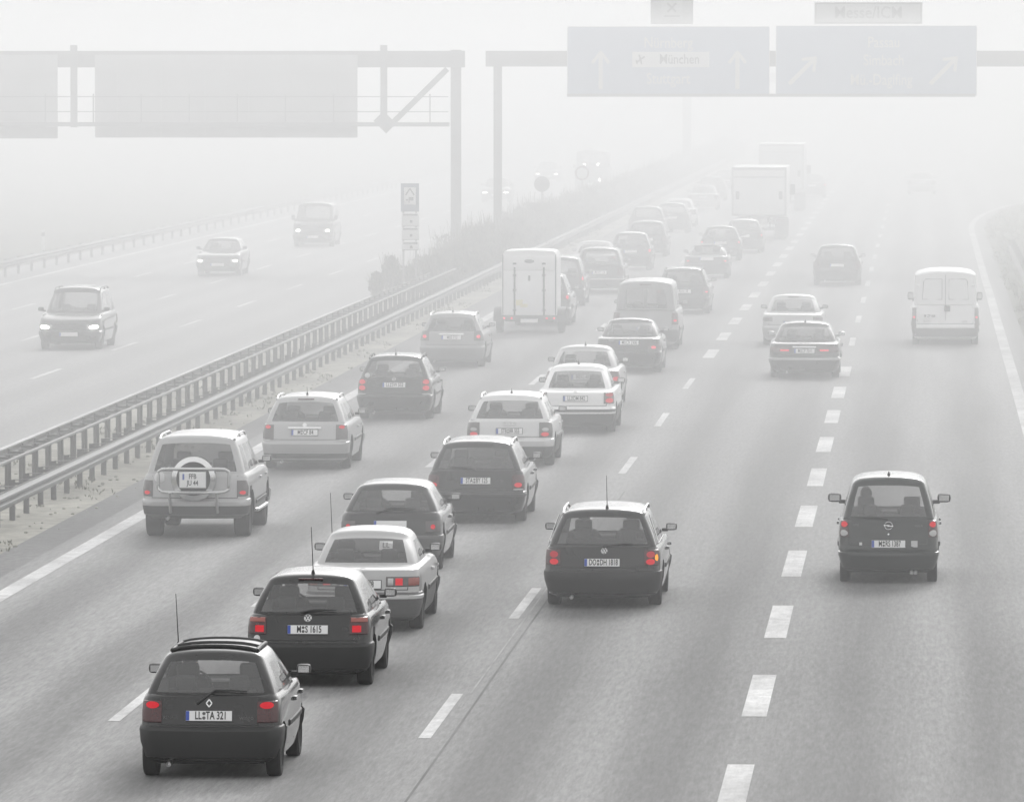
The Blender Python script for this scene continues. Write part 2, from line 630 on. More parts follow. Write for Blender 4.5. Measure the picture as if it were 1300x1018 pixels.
guard_rail("guard_rail", "wavy steel guard rail beside the left edge line of the outbound lanes", -16.05, 1, 0.36, 86, 560, 0.75, 2.0)
guard_rail("guard_rail", "second steel rail of the median with a thin top rail, facing the oncoming lanes", -16.95, -1, 0.50, 86, 420, 0.75, 2.0, backrail=-16.82)
guard_rail("guard_rail", "distant steel guard rail along the outer side of the oncoming road", -34.95, 1, 0.25, 140, 560, 0.72, 4.0)
guard_rail("guard_rail", "faint short guard rail on the right grass verge whose end dips down", 3.75, -1, 0.22, 120, 302, 0.74, 4.0,
           endfn=lambda y: -0.5 * max(0, (y - 288) / 14) ** 2)


# ---------------------------------------------------------------- vehicles
TS_DEF = [0.0, 0.05, 0.13, 0.22, 0.27, 0.36, 0.48, 0.55, 0.60, 0.72, 0.86, 0.95, 1.0]
NR, NC = 7, 4     # rear points, corner segments


def half_outline(p):
    """half plan outline, rear centre -> side -> front centre. p: yr yf w rr rf br bf tp ts"""
    w, rr, rf, tp = p["w"], p["rr"], p["rf"], p["tp"]
    yr, yf = p["yr"], p["yf"]
    pts = []
    xc = w - tp - rr
    for i in range(NR):
        x = xc * i / (NR - 1)
        pts.append((x, yr + p["br"] * (x / w) ** 2))
    cy = pts[-1][1] + rr
    for k in range(1, NC + 1):
        a = -math.pi / 2 + k / NC * math.pi / 2
        pts.append((xc + rr * math.cos(a), cy + rr * math.sin(a)))
    xf = w - tp - rf
    fy = yf - p["bf"] * (xf / w) ** 2 - rf
    for t in p["ts"][1:]:
        y = cy + (fy - cy) * t
        x = w - tp * abs(2 * t - 1) ** 3
        pts.append((x, y))
    for k in range(1, NC + 1):
        a = k / NC * math.pi / 2
        pts.append((xf + rf * math.cos(a), fy + rf * math.sin(a)))
    for i in range(NR - 2, -1, -1):
        x = xf * i / (NR - 1)
        pts.append((x, yf - p["bf"] * (x / w) ** 2))
    return pts


def ring(z, yr, yf, w, rr=0.16, rf=0.25, br=0.05, bf=0.10, tp=0.03, ts=TS_DEF):
    return dict(z=z, yr=yr, yf=yf, w=w, rr=rr, rf=rf, br=br, bf=bf, tp=tp, ts=ts)


def lerp_ring(a, b, t):
    return {k: (a[k] if k == "ts" else a[k] + (b[k] - a[k]) * t) for k in a}


class Shell:
    def __init__(s, rings, drop=None):
        s.rings = rings
        s.drop = drop or (lambda x, y, z: 0.0)

    def pts(s, r):
        return [Vector((x, y, r["z"] + s.drop(x, y, r["z"]))) for x, y in half_outline(r)]

    def outline(s, z):
        rs = s.rings
        if z <= rs[0]["z"]:
            return half_outline(rs[0])
        for a, b in zip(rs, rs[1:]):
            if a["z"] <= z <= b["z"] and b["z"] > a["z"]:
                return half_outline(lerp_ring(a, b, (z - a["z"]) / (b["z"] - a["z"])))
        return half_outline(rs[-1])

    def sample(s, z, d, off, front=False):
        """point at arc distance d from the rear (or front) centre at height z, pushed off outwards"""
        o = s.outline(z)
        if front:
            o = o[::-1]
        acc = 0.0
        for i in range(len(o) - 1):
            a, b = Vector(o[i]), Vector(o[i + 1])
            l = (b - a).length
            if acc + l >= d or i == len(o) - 2:
                t = (d - acc) / max(l, 1e-6)
                p = a.lerp(b, t)
                tg = (b - a).normalized()
                nrm = Vector((tg.y, -tg.x)) if not front else Vector((-tg.y, tg.x))
                # blend towards the next segment for a soft normal
                p = p + nrm * off
                return Vector((p.x, p.y, z + s.drop(p.x, p.y, z)))
            acc += l

    def band(s, bm, zoffs, s0, s1, sgn=1, mi=0, n=10, front=False, thick=0.03):
        """closed strip lying on the shell: zoffs = [(z, offset)...] bottom to top"""
        grid, inner = [], []
        for z, off in zoffs:
            row, rin = [], []
            for k in range(n + 1):
                dd = s0 + (s1 - s0) * k / n
                sg = sgn
                if s0 < 0 and dd < 0:
                    sg = -sgn
                p = s.sample(z, abs(dd), off, front)
                q = s.sample(z, abs(dd), off - thick, front)
                row.append(bm.verts.new((p.x * sg, p.y, p.z)))
                rin.append(bm.verts.new((q.x * sg, q.y, q.z)))
            grid.append(row)
            inner.append(rin)
        m_ = len(grid)
        fs = []
        for j in range(m_ - 1):
            for k in range(n):
                fs.append(bm.faces.new((grid[j][k], grid[j][k + 1], grid[j + 1][k + 1], grid[j + 1][k])))
        for k in range(n):
            fs.append(bm.faces.new((grid[0][k + 1], grid[0][k], inner[0][k], inner[0][k + 1])))
            fs.append(bm.faces.new((grid[-1][k], grid[-1][k + 1], inner[-1][k + 1], inner[-1][k])))
        for j in range(m_ - 1):
            fs.append(bm.faces.new((grid[j][0], grid[j + 1][0], inner[j + 1][0], inner[j][0])))
            fs.append(bm.faces.new((grid[j + 1][n], grid[j][n], inner[j][n], inner[j + 1][n])))
        for f in fs:
            f.material_index = mi
        bmesh.ops.recalc_face_normals(bm, faces=fs)
        return fs


_wheel = {}


def wheel_meshes(r, w, style):
    k = (r, w, style)
    if k in _wheel:
        return _wheel[k]
    h = w / 2
    bm = bmesh.new()
    ri = r * 0.62
    add_lathe(bm, [(ri, -h * 0.8), (ri + 0.01, -h), (r * 0.93, -h * 0.98), (r, -h * 0.72), (r * 1.004, 0), (r, h * 0.72), (r * 0.93, h * 0.98), (ri + 0.01, h), (ri, h * 0.8)], 'X', seg=28, closed=True)
    bmesh.ops.recalc_face_normals(bm, faces=bm.faces)
    t = bpy.data.meshes.new("wheel")
    bm.to_mesh(t)
    bm.free()
    t.materials.append(M["rubber"])
    bm = bmesh.new()
    add_lathe(bm, [(0.0, 0.35 * h), (ri * 0.22, 0.35 * h), (ri * 0.25, 0.05 * h), (ri * 0.9, -0.1 * h), (ri * 0.93, 0.8 * h), (ri, 0.85 * h), (ri, -0.7 * h), (0.0, -0.7 * h)], 'X', seg=20, mi=1)
    for q in range(5):
        a = q * TAU / 5
        c, s_ = math.cos(a), math.sin(a)
        rot = Matrix.Rotation(a, 3, 'X')
        add_box(bm, (0.35 * h, c * ri * 0.55, s_ * ri * 0.55), (0.03, ri * 0.78, ri * 0.24), rot, 0.006, 0)
    bmesh.ops.recalc_face_normals(bm, faces=bm.faces)
    rm = bpy.data.meshes.new("rim")
    bm.to_mesh(rm)
    bm.free()
    rm.materials.append(M["rim"])
    rm.materials.append(M["galvdark"])
    for me in (t, rm):
        me.polygons.foreach_set("use_smooth", [True] * len(me.polygons))
        me.set_sharp_from_angle(angle=R(35))
    _wheel[k] = (t, rm)
    return _wheel[k]


def seat_bm(wd=0.5, headrest=True, tall=1.0):
    bm = bmesh.new()
    rot = Matrix.Rotation(R(-14), 3, 'X')
    add_box(bm, (0, 0.22, 0.42), (wd, 0.5, 0.16), None, 0.05)
    add_box(bm, (0, -0.09, 0.74 * tall), (wd * 0.94, 0.13, 0.62), rot.inverted(), 0.05)
    if headrest:
        n = 1 if wd < 0.8 else 2
        for i in range(n):
            x = 0 if n == 1 else (i - 0.5) * wd * 0.55
            add_box(bm, (x, -0.185, 1.13 * tall), (0.26, 0.10, 0.18), rot.inverted(), 0.045)
            for q in (-.05, .05):
                add_tube(bm, [(x + q, -0.165, 1.0 * tall), (x + q, -0.18, 1.1 * tall)], 0.008, 5)
    return bm


def mesh_of(bm, name, m, smooth=40):
    me = bpy.data.meshes.new(name)
    bm.to_mesh(me)
    bm.free()
    me.materials.append(m)
    me.polygons.foreach_set("use_smooth", [True] * len(me.polygons))
    me.set_sharp_from_angle(angle=R(smooth))
    return me


SEAT_ME = mesh_of(seat_bm(), "seat", M["seat"])
BENCH_ME = mesh_of(seat_bm(1.25, True, 0.93), "rear_bench", M["seat"])


def mirror_me(s):
    bm = bmesh.new()
    add_box(bm, (s * 0.12, 0, 0.02), (0.17, 0.11, 0.115), None, 0.045, 0)
    add_box(bm, (s * 0.02, 0.01, -0.03), (0.10, 0.05, 0.05), None, 0.015, 0)
    add_box(bm, (s * 0.12, -0.053, 0.02), (0.125, 0.006, 0.075), None, 0.0, 1)
    return bm


KIND = dict(
    hatch=dict(belt=0.93, ro=0.72, wb=2.48, L=3.95, yrb=0.16, yrt=0.52, wsb=1.12, wst=1.80, rr=0.22, wt=0.70, H=1.42),
    estate=dict(belt=0.93, ro=1.02, wb=2.65, L=4.6, yrb=0.12, yrt=0.46, wsb=1.38, wst=2.08, rr=0.23, wt=0.71, H=1.46),
    sedan=dict(belt=0.93, ro=1.05, wb=2.7, L=4.6, yrb=0.78, yrt=1.42, wsb=1.40, wst=2.06, rr=0.24, wt=0.69, H=1.42),
    mpv=dict(belt=0.98, ro=0.78, wb=2.8, L=4.5, yrb=0.10, yrt=0.30, wsb=1.00, wst=1.9, rr=0.20, wt=0.74, H=1.68),
    van=dict(belt=1.12, ro=0.95, wb=3.0, L=4.9, yrb=0.05, yrt=0.16, wsb=0.55, wst=1.35, rr=0.13, wt=0.86, H=2.15),
    suv=dict(belt=1.05, ro=0.85, wb=2.82, L=4.59, yrb=0.13, yrt=0.36, wsb=1.32, wst=2.0, rr=0.22, wt=0.72, H=1.77),
)


def car(name, label, cat, kind, px, py, W, paint, group=None, oncoming=False, lod=0, **kw):
    """build one road vehicle: rear (or front, when oncoming) wheels touch the ground at pixel px, py"""
    k = dict(KIND[kind])
    k.update(kw)
    Ln, H, belt, ro, wb = k["L"], k["H"], k["belt"], k["ro"], k["wb"]
    hw = W / 2
    g = k.get("ground", 0.17)
    pos = at(px, py)
    if "X" in k:
        pos.x = k["X"]
    root = empty(name, pos, R(180) if oncoming else k.get("rz", 0.0))
    tag(root, label, cat, group)
    # local frame: y=0 at the rear bumper while building, then shifted so that the origin lies under the axle
    axle_r, axle_f = ro, ro + wb
    oy = -(axle_f if oncoming else axle_r)
    yfb, yft = Ln - k["wsb"], Ln - k["wst"]
    rr = k["rr"]
    ts = k.get("ts", TS_DEF)
    bz = k.get("bump", 0.58)
    rg = lambda z, yr, yf, w, **q: ring(z, yr, yf, w * hw, **dict(dict(rr=rr, ts=ts, br=k.get("br", 0.10)), **q))
    lean = k.get("lean", 0.05)
    low = [
        rg(g, 0.16, Ln - 0.25, 0.86),
        rg(g + 0.05, 0.07, Ln - 0.12, 0.94),
        rg(0.40, 0.015, Ln - 0.02, 0.985),
        rg(bz - 0.04, 0.01, Ln, 1.0),
        rg(bz, 0.035, Ln - 0.03, 1.0),
        rg(bz + 0.03, 0.045, Ln - 0.05, 1.0),
        rg(0.5 * (bz + belt), 0.05 + lean * 0.4, Ln - 0.09, 1.0),
        rg(belt - 0.06, 0.05 + lean * 0.9, Ln - 0.16, 0.985),
        rg(belt - 0.015, 0.06 + lean, Ln - 0.22, 0.965),
    ]
    if kind == "sedan":
        low += [rg(belt + 0.005, 0.12 + lean, Ln - 0.30, 0.93),
                rg(belt + 0.012, lean + k["yrb"] * 0.5, Ln - 0.30 - (k["wsb"] - 0.3) * 0.5, 0.905, rr=rr)]
    else:
        low += [rg(belt + 0.002, 0.07 + lean, Ln - 0.30, 0.945)]
    wb_ = 0.885 if kind == "sedan" else 0.925
    base = rg(belt + 0.02, k["yrb"] + (0.0 if kind == "sedan" else lean * 0.6), yfb, wb_, rf=0.22, bf=0.2, rr=k.get("grr", 0.11))
    top = rg(H - 0.075, k["yrt"], yft, k["wt"] + 0.035, rf=0.16, bf=0.12, rr=k.get("grr", 0.11))
    dh = k.get("hood", 0.20)

    arch = k.get("arch", 0.055)

    def drop(x, y, z):
        d_ = 0.0
        if z > belt + 0.021:
            t = min(1.0, (z - belt - 0.02) / (H - 0.095 - belt))
            d_ -= arch * t ** 1.6 * min(1.15, abs(x) / (0.72 * hw)) ** 2.6
        if y > yfb and z > 0.5:
            t = min(1, (y - yfb) / (Ln - yfb))
            d_ -= dh * t ** 1.4 * min(1, (z - 0.5) / max(0.05, belt - 0.5))
        if kind == "sedan" and y < k["yrb"] and z > belt - 0.05:
            d_ -= 0.02 * (1 - y / k["yrb"])
        return d_

    sh = Shell(low + [base], drop)
    n = len(half_outline(base))
    iC0, iS0 = NR - 1, NR - 1 + NC
    iS1 = iS0 + len(ts) - 1

    def grid(bm, rings, skip=None, mats=None):
        """skin both halves of a stack of rings"""
        rows = []
        for r in rings:
            P = sh.pts(r)
            R_ = [bm.verts.new(p) for p in P]
            L_ = [R_[i] if (i == 0 or i == n - 1) else bm.verts.new((-P[i].x, P[i].y, P[i].z)) for i in range(n)]
            rows.append((R_, L_))
        for j in range(len(rows) - 1):
            for side in (0, 1):
                A, B = rows[j][side], rows[j + 1][side]
                for i in range(n - 1):
                    if skip and skip(j, i):
                        continue
                    v = (A[i], A[i + 1], B[i + 1], B[i])
                    f = bm.faces.new(v if side == 0 else v[::-1])
                    if mats:
                        f.material_index = mats(j, i)
        return rows

    def cap(bm, row, up, mi=0):
        R_, L_ = row
        for i in range(n - 1):
            vs = []
            for v in (R_[i], R_[i + 1], L_[i + 1], L_[i]):
                if v not in vs:
                    vs.append(v)
            f = bm.faces.new(vs if not up else vs[::-1])
            f.material_index = mi

    # --- lower body: closed shell with a cabin tub
    def inner(r, d_, z):
        q = dict(r)
        q.update(z=z, w=r["w"] - d_, yr=r["yr"] + d_, yf=r["yf"] - d_, rr=max(0.03, r["rr"] - d_ * 0.4), rf=max(0.03, r["rf"] - d_ * 0.4))
        return q

    tub = [inner(base, 0.05, belt + 0.018), inner(base, 0.25, belt - 0.05), inner(base, 0.27, 0.48)]
    bm = bmesh.new()
    allr = low + [base] + tub
    nl = len(low)
    belt_split = k.get("lowmat")
    def low_mat(j, i):
        if j >= nl:
            return 1
        if belt_split is not None and j < belt_split:
            return 2
        return 0
    rows = grid(bm, allr, None, low_mat)
    cap(bm, rows[0], False, 1)
    cap(bm, rows[-1], True, 1)
    bmesh.ops.recalc_face_normals(bm, faces=bm.faces)
    me_low = bpy.data.meshes.new("body")
    bm.to_mesh(me_low)
    bm.free()
    # --- wheel arches cut out
    wr = k.get("wr", 0.31)
    ar = wr + 0.055
    ob = bpy.data.objects.new("tmp_body", me_low)
    COL.objects.link(ob)
    bc = bmesh.new()
    for yy in (axle_r, axle_f):
        for s_ in (-1, 1):
            add_lathe(bc, [(ar, s_ * (hw - 0.215)), (ar, s_ * (hw + 0.2))], 'X', (0, yy, wr + 0.01), 28)
    bmesh.ops.recalc_face_normals(bc, faces=bc.faces)
    me_c = bpy.data.meshes.new("tmp_cut")
    bc.to_mesh(me_c)
    bc.free()
    oc = bpy.data.objects.new("tmp_cut", me_c)
    COL.objects.link(oc)
    md = ob.modifiers.new("arches", 'BOOLEAN')
    md.operation = 'DIFFERENCE'
    md.solver = 'EXACT'
    md.object = oc
    bpy.context.view_layer.update()
    me2 = bpy.data.meshes.new_from_object(ob.evaluated_get(bpy.context.evaluated_depsgraph_get()))
    bpy.data.objects.remove(ob)
    bpy.data.objects.remove(oc)
    bm = bmesh.new()
    bm.from_mesh(me2)
    for f in bm.faces:
        c = f.calc_center_median()
        for yy in (axle_r, axle_f):
            if abs(c.x) < hw - 0.012 and abs(c.x) > 0.4 and math.hypot(c.y - yy, c.z - wr - 0.01) < ar + 0.02:
                f.material_index = 1
    # --- greenhouse
    gv = [0.0, k.get("wv0", 0.05), 0.2, 0.4, 0.6, 0.78, k.get("wv1", 0.88), 1.0]
    gr = []
    for v in gv:
        r = lerp_ring(base, top, v)
        r["w"] = base["w"] + (top["w"] - base["w"]) * (0.75 * v + 0.25 * v * v)
        r["yr"] = base["yr"] + (top["yr"] - base["yr"]) * (0.72 * v + 0.28 * v ** 2.2)
        gr.append(r)
    crown = [(0.018, 0.022), (0.055, 0.046), (0.13, 0.064), (0.28, 0.073), (0.46, 0.075)]
    for d_, dz in crown:
        gr.append(inner(top, d_, H - 0.075 + dz))
    wins = k.get("wins", {"estate": [(1, 3), (4, 7), (8, 11)], "hatch": [(2, 7), (8, 11)], "sedan": [(2, 7), (8, 11)],
                          "mpv": [(1, 3), (4, 7), (8, 11)], "van": [(8, 11)], "suv": [(1, 3), (4, 7), (8, 11)]}[kind])
    rear_to = k.get("rear_win", NR - 1)          # rear pane spans perimeter cells 0..rear_to
    rear_rows = k.get("rear_rows", (1, 6))
    def which(j, i):
        if rear_rows and rear_rows[0] <= j < rear_rows[1] and i < rear_to:
            return "rear_window"
        if 1 <= j < 6:
            for a, b in wins:
                if iS0 + a <= i < iS0 + b:
                    return "side_window"
            if i >= iS1 + NC - 1:
                return "windscreen"
        return None
    rows = grid(bm, gr, lambda j, i: which(j, i) is not None)
    cap(bm, rows[-1], True)
    bmesh.ops.recalc_face_normals(bm, faces=[f for f in bm.faces if f.calc_center_median().z > belt + 0.03])
    for f in bm.faces:
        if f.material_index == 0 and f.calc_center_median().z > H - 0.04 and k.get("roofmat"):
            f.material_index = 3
    bvh = BVHTree.FromBMesh(bm)
    bmesh.ops.translate(bm, verts=bm.verts, vec=(0, oy, 0))
    pm = M[paint]
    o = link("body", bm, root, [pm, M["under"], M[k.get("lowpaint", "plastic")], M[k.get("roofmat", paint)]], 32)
    T = Vector((0, oy, 0))

    def hit_rear(x, z):
        h = bvh.ray_cast(Vector((x, -3, z)), Vector((0, 1, 0)))
        if h[0] is None or h[0].y > 3:
            return Vector((x, 0.05, z)), Vector((0, -1, 0))
        return h[0], h[1]

    def hit_front(x, z):
        h = bvh.ray_cast(Vector((x, Ln + 3, z)), Vector((0, -1, 0)))
        return (h[0], h[1]) if h[0] is not None else (Vector((x, Ln, z)), Vector((0, 1, 0)))

    def roof_z(x, y):
        h = bvh.ray_cast(Vector((x, y, 6)), Vector((0, 0, -1)))
        return h[0].z if h[0] is not None else H

    # --- panes
    panes = {}
    pts_rows = [sh.pts(r) for r in gr]
    for j in range(len(gr) - 1):
        for i in range(n - 1):
            w_ = which(j, i)
            if not w_:
                continue
            key = w_
            if w_ == "side_window":
                for q, (a, b) in enumerate(wins):
                    if iS0 + a <= i < iS0 + b:
                        key = (w_, q)
            panes.setdefault(key, []).append((j, i))
    for key, cells in panes.items():
        nm = key if isinstance(key, str) else key[0]
        sides = [(1, -1)] if nm != "side_window" else [(1,), (-1,)]
        for sd in sides:
            b2 = bmesh.new()
            vm = {}
            def V(j, i, s_):
                kk = (j, i, s_ if 0 < i < n - 1 else 1)
                if kk not in vm:
                    p = pts_rows[j][i]
                    vm[kk] = b2.verts.new((p.x * s_, p.y, p.z))
                return vm[kk]
            for s_ in sd:
                for j, i in cells:
                    v = (V(j, i, s_), V(j, i + 1, s_), V(j + 1, i + 1, s_), V(j + 1, i, s_))
                    b2.faces.new(v if s_ > 0 else v[::-1])
            bmesh.ops.recalc_face_normals(b2, faces=b2.faces)
            cen = Vector((0, (yfb + k["yrb"]) / 2, belt + 0.2))
            f0 = max(b2.faces, key=lambda f: f.calc_area())
            if f0.normal.dot(f0.calc_center_median() - cen) < 0:
                bmesh.ops.reverse_faces(b2, faces=b2.faces)
            orig = list(b2.faces)
            rin = bmesh.ops.inset_region(b2, faces=orig, thickness=0.028 if nm != "side_window" else 0.02, depth=0.0, use_even_offset=True)
            for f in rin["faces"]:
                f.material_index = 1
            bmesh.ops.translate(b2, verts=b2.verts, vec=(0, oy, 0))
            gm = M["darkglass"] if (k.get("tint") and nm != "windscreen") else M["glass"]
            link(nm, b2, root, [gm, M["plastic"]], 50)

    # --- wheels
    ww = k.get("ww", 0.195)
    tm, rm = wheel_meshes(wr, ww, 0)
    for yy in (axle_r, axle_f):
        for s_ in (-1, 1):
            wo = bpy.data.objects.new("wheel", tm)
            COL.objects.link(wo)
            wo.parent = root
            wo.location = (s_ * (hw - 0.035 - ww / 2), yy + oy, wr)
            wo.rotation_euler = (rnd.uniform(0, 6), 0, 0 if s_ > 0 else R(180))
            ro_ = bpy.data.objects.new("rim", rm)
            COL.objects.link(ro_)
            ro_.parent = wo

    # --- bumpers
    bmat = M[k.get("bumper", paint)]
    half_rear = hw + 0.30
    bb = bmesh.new()
    bt = k.get("bump_top", bz)
    sh.band(bb, [(g + 0.02, -0.01), (g + 0.08, 0.012), (k.get("bump_low", 0.42) or 0.42, 0.026), (bt - 0.05, 0.028), (bt - 0.015, 0.02), (bt, -0.005)], -half_rear, half_rear, n=28, thick=0.05)
    if k.get("bump_strip"):
        sh.band(bb, [(bt - 0.10, 0.030), (bt - 0.09, 0.038), (bt - 0.05, 0.038), (bt - 0.04, 0.026)], -half_rear * 0.96, half_rear * 0.96, n=28, mi=1, thick=0.03)
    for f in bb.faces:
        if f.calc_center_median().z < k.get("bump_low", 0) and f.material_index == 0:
            f.material_index = 2  # dark lower bumper: plastic on some cars, painted-in shade on others
    bmesh.ops.translate(bb, verts=bb.verts, vec=(0, oy, 0))
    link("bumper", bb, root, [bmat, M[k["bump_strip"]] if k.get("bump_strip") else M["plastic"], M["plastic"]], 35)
    bb = bmesh.new()
    sh.band(bb, [(g + 0.02, -0.01), (g + 0.08, 0.012), (0.42, 0.026), (bt - 0.05, 0.028), (bt, -0.005)], -half_rear, half_rear, n=28, thick=0.05, front=True)
    bmesh.ops.translate(bb, verts=bb.verts, vec=(0, oy, 0))
    link("bumper", bb, root, [bmat], 35)

    # --- shut lines, side trim, exhaust, tow eye
    hz = belt - 0.02
    tb = bmesh.new()
    hatch_w = k.get("hatch_w", hw - 0.19)
    for s_ in (-1, 1):
        sh.band(tb, [(bz + 0.03, 0.004), (hz, 0.004)], hatch_w - 0.005, hatch_w + 0.006, s_, n=1, thick=0.01)
        sh.band(tb, [(bz + 0.03, 0.005), (bz + 0.042, 0.005)], 0.0, hatch_w, s_, n=6, thick=0.01)
    if lod < 2:
        sl = hw + ro + 0.15
        for dd in (sl + ar - 0.05, sl + wb * 0.42, sl + wb * 0.80):
            for s_ in (-1, 1):
                sh.band(tb, [(g + 0.14, 0.003), (hz, 0.003)], dd, dd + 0.012, s_, n=1, thick=0.008)
        for s_ in (-1, 1):
            sh.band(tb, [(0.52, 0.004), (0.53, 0.016), (0.58, 0.016), (0.59, 0.004)], hw + ro + ar + 0.02, hw + ro + wb - ar - 0.1, s_, n=8, thick=0.02)
    bmesh.ops.translate(tb, verts=tb.verts, vec=(0, oy, 0))
    if lod < 2:
        link("door_seam", tb, root, M["plastic"])
    else:
        tb.free()
    if lod < 2 and not oncoming:
        eb = bmesh.new()
        ex = k.get("exhaust", -0.45)
        for xx in ([ex] if isinstance(ex, (int, float)) else ex):
            add_tube(eb, [(xx, oy - 0.02, g + 0.01), (xx, oy + 0.5, g + 0.03)], 0.03, 10, 0, False)
            add_tube(eb, [(xx, oy + 0.1, g + 0.01), (xx, oy + 0.5, g + 0.03)], 0.024, 10, 0, True)
        link("exhaust_pipe", eb, root, M["brushed"], 60)
        hb = bmesh.new()
        for s_ in (-1, 1):
            for dd in (sl + wb * 0.34, sl + wb * 0.72):
                sh.band(hb, [(belt - 0.17, 0.01), (belt - 0.165, 0.035), (belt - 0.13, 0.035), (belt - 0.125, 0.01)], dd - 0.1, dd + 0.08, s_, n=3, thick=0.03)
        bmesh.ops.translate(hb, verts=hb.verts, vec=(0, oy, 0))
        link("door_handle", hb, root, M[k.get("handle", paint)], 50)

    # --- lamps
    lp = k.get("lamp", (0.62, 0.9, hw - 0.24, hw + 0.12))
    z0, z1, s0, s1 = lp
    lens = M[k.get("lens", "lens")]
    for s_ in (-1, 1):
        lb = bmesh.new()
        zt = k.get("lamp_taper", 0.0)
        sh.band(lb, [(z0, 0.006), (z0 + 0.012, 0.016), (0.5 * (z0 + z1), 0.018), (z1 - 0.012, 0.016), (z1, 0.006)], s0, s1, s_, n=8, thick=0.03)
        bmesh.ops.translate(lb, verts=lb.verts, vec=(0, oy, 0))
        lo = link("tail_light", lb, root, lens, 40)
        if not oncoming:
            for (a0, a1, b0, b1, mm) in k.get("lit", [(0.15, 0.5, 0.15, 0.7, "lit")]):
                if mm == "amber" and s_ < 0:
                    continue
                q = bmesh.new()
                za, zb = z0 + (z1 - z0) * a0, z0 + (z1 - z0) * a1
                sa, sb = s0 + (s1 - s0) * b0, s0 + (s1 - s0) * b1
                zm, sm, rz_, rs_ = (za + zb) / 2, (sa + sb) / 2, (zb - za) / 2, (sb - sa) / 2
                if k.get("round_lit", 1):
                    vs = []
                    for t in range(14):
                        a = t * TAU / 14
                        p = sh.sample(zm + rz_ * math.sin(a), sm + rs_ * math.cos(a), 0.024)
                        vs.append(q.verts.new((p.x * s_, p.y, p.z)))
                    cpt = sh.sample(zm, sm, 0.034)
                    cv = q.verts.new((cpt.x * s_, cpt.y, cpt.z))
                    for t in range(14):
                        q.faces.new((vs[t], vs[(t + 1) % 14], cv))
                    bmesh.ops.recalc_face_normals(q, faces=q.faces)
                else:
                    sh.band(q, [(za, 0.012), (za + rz_ * 0.3, 0.022), (zb - rz_ * 0.3, 0.022), (zb, 0.012)], sa, sb, s_, n=4, thick=0.01)
                bmesh.ops.translate(q, verts=q.verts, vec=(0, oy, 0))
                link({"amber": "indicator_lamp", "clear": "reversing_lamp", "redbrick": "indicator_lamp"}.get(mm, "lamp"), q, lo, M[mm], 40)
    if oncoming or lod < 2:
        hl = k.get("hlamp", (0.62, 0.76, hw - 0.48, hw - 0.06))
        for s_ in (-1, 1):
            lb = bmesh.new()
            sh.band(lb, [(hl[0], 0.006), (hl[0] + 0.02, 0.02), (hl[1] - 0.02, 0.02), (hl[1], 0.006)], hl[2], hl[3], s_, n=6, thick=0.03, front=True)
            bmesh.ops.translate(lb, verts=lb.verts, vec=(0, oy, 0))
            lo = link("headlight", lb, root, M["clear"], 40)
            if oncoming:
                q = bmesh.new()
                ins = k.get("hl_in", 0.2)
                dz_, ds_ = (hl[1] - hl[0]), (hl[3] - hl[2])
                zm, sm = (hl[0] + hl[1]) / 2, (hl[2] + hl[3]) / 2 + ds_ * 0.08
                vs = []
                for t in range(16):
                    a = t * TAU / 16
                    p = sh.sample(zm + dz_ * 0.42 * math.sin(a), sm + ds_ * (0.5 - ins) * math.cos(a), 0.026, True)
                    vs.append(q.verts.new((p.x * s_, p.y, p.z)))
                cpt = sh.sample(zm, sm, 0.05, True)
                cv = q.verts.new((cpt.x * s_, cpt.y, cpt.z))
                for t in range(16):
                    q.faces.new((vs[t], vs[(t + 1) % 16], cv))
                bmesh.ops.recalc_face_normals(q, faces=q.faces)
                bmesh.ops.translate(q, verts=q.verts, vec=(0, oy, 0))
                link("lamp", q, lo, M["head"], 40)
        gb = bmesh.new()
        sh.band(gb, [(hl[0], 0.004), (hl[0] + 0.02, 0.014), (hl[1] - 0.02, 0.014), (hl[1], 0.004)], -(hl[2] - 0.03), hl[2] - 0.03, n=12, thick=0.02, front=True)
        sh.band(gb, [(g + 0.12, 0.02), (g + 0.13, 0.034), (g + 0.24, 0.036), (g + 0.25, 0.02)], -hw * 0.55, hw * 0.55, n=12, thick=0.02, front=True)
        bmesh.ops.translate(gb, verts=gb.verts, vec=(0, oy, 0))
        link("grille", gb, root, M["plastic"], 40)

    # --- number plate
    pz = k.get("plate_z", 0.75)
    pxo = k.get("plate_x", 0.0)
    txt = k.get("plate")
    if k.get("has_plate", True):
        if oncoming:
            h, nrm = hit_front(0, 0.45)
            h = h + Vector((0, 0.045, 0))
            rx, rzp = 0.0, R(180)
        else:
            h, nrm = hit_rear(pxo, pz)
            rx, rzp = math.atan2(nrm.z, -nrm.y), 0.0
            if pz < bz:
                h = h + Vector((0, -0.035, 0))
        two = isinstance(txt, (list, tuple))
        pw, ph = (0.34, 0.24) if two else (0.52, 0.112)
        b3 = bmesh.new()
        add_box(b3, (0, -0.008, 0), (pw + 0.02, 0.008, ph + 0.02), None, 0.0, 2)
        add_box(b3, (0, -0.014, 0), (pw, 0.008, ph), None, 0.0, 0)
        add_box(b3, (-pw / 2 + 0.02, -0.0155, 0), (0.038, 0.008, ph - 0.006), None, 0.0, 1)
        po = link("license_plate", b3, root, [M["plate"], M["plateblue"], M["plastic"]])
        po.location = h + T
        po.rotation_euler = (-rx if not oncoming else 0, 0, rzp)
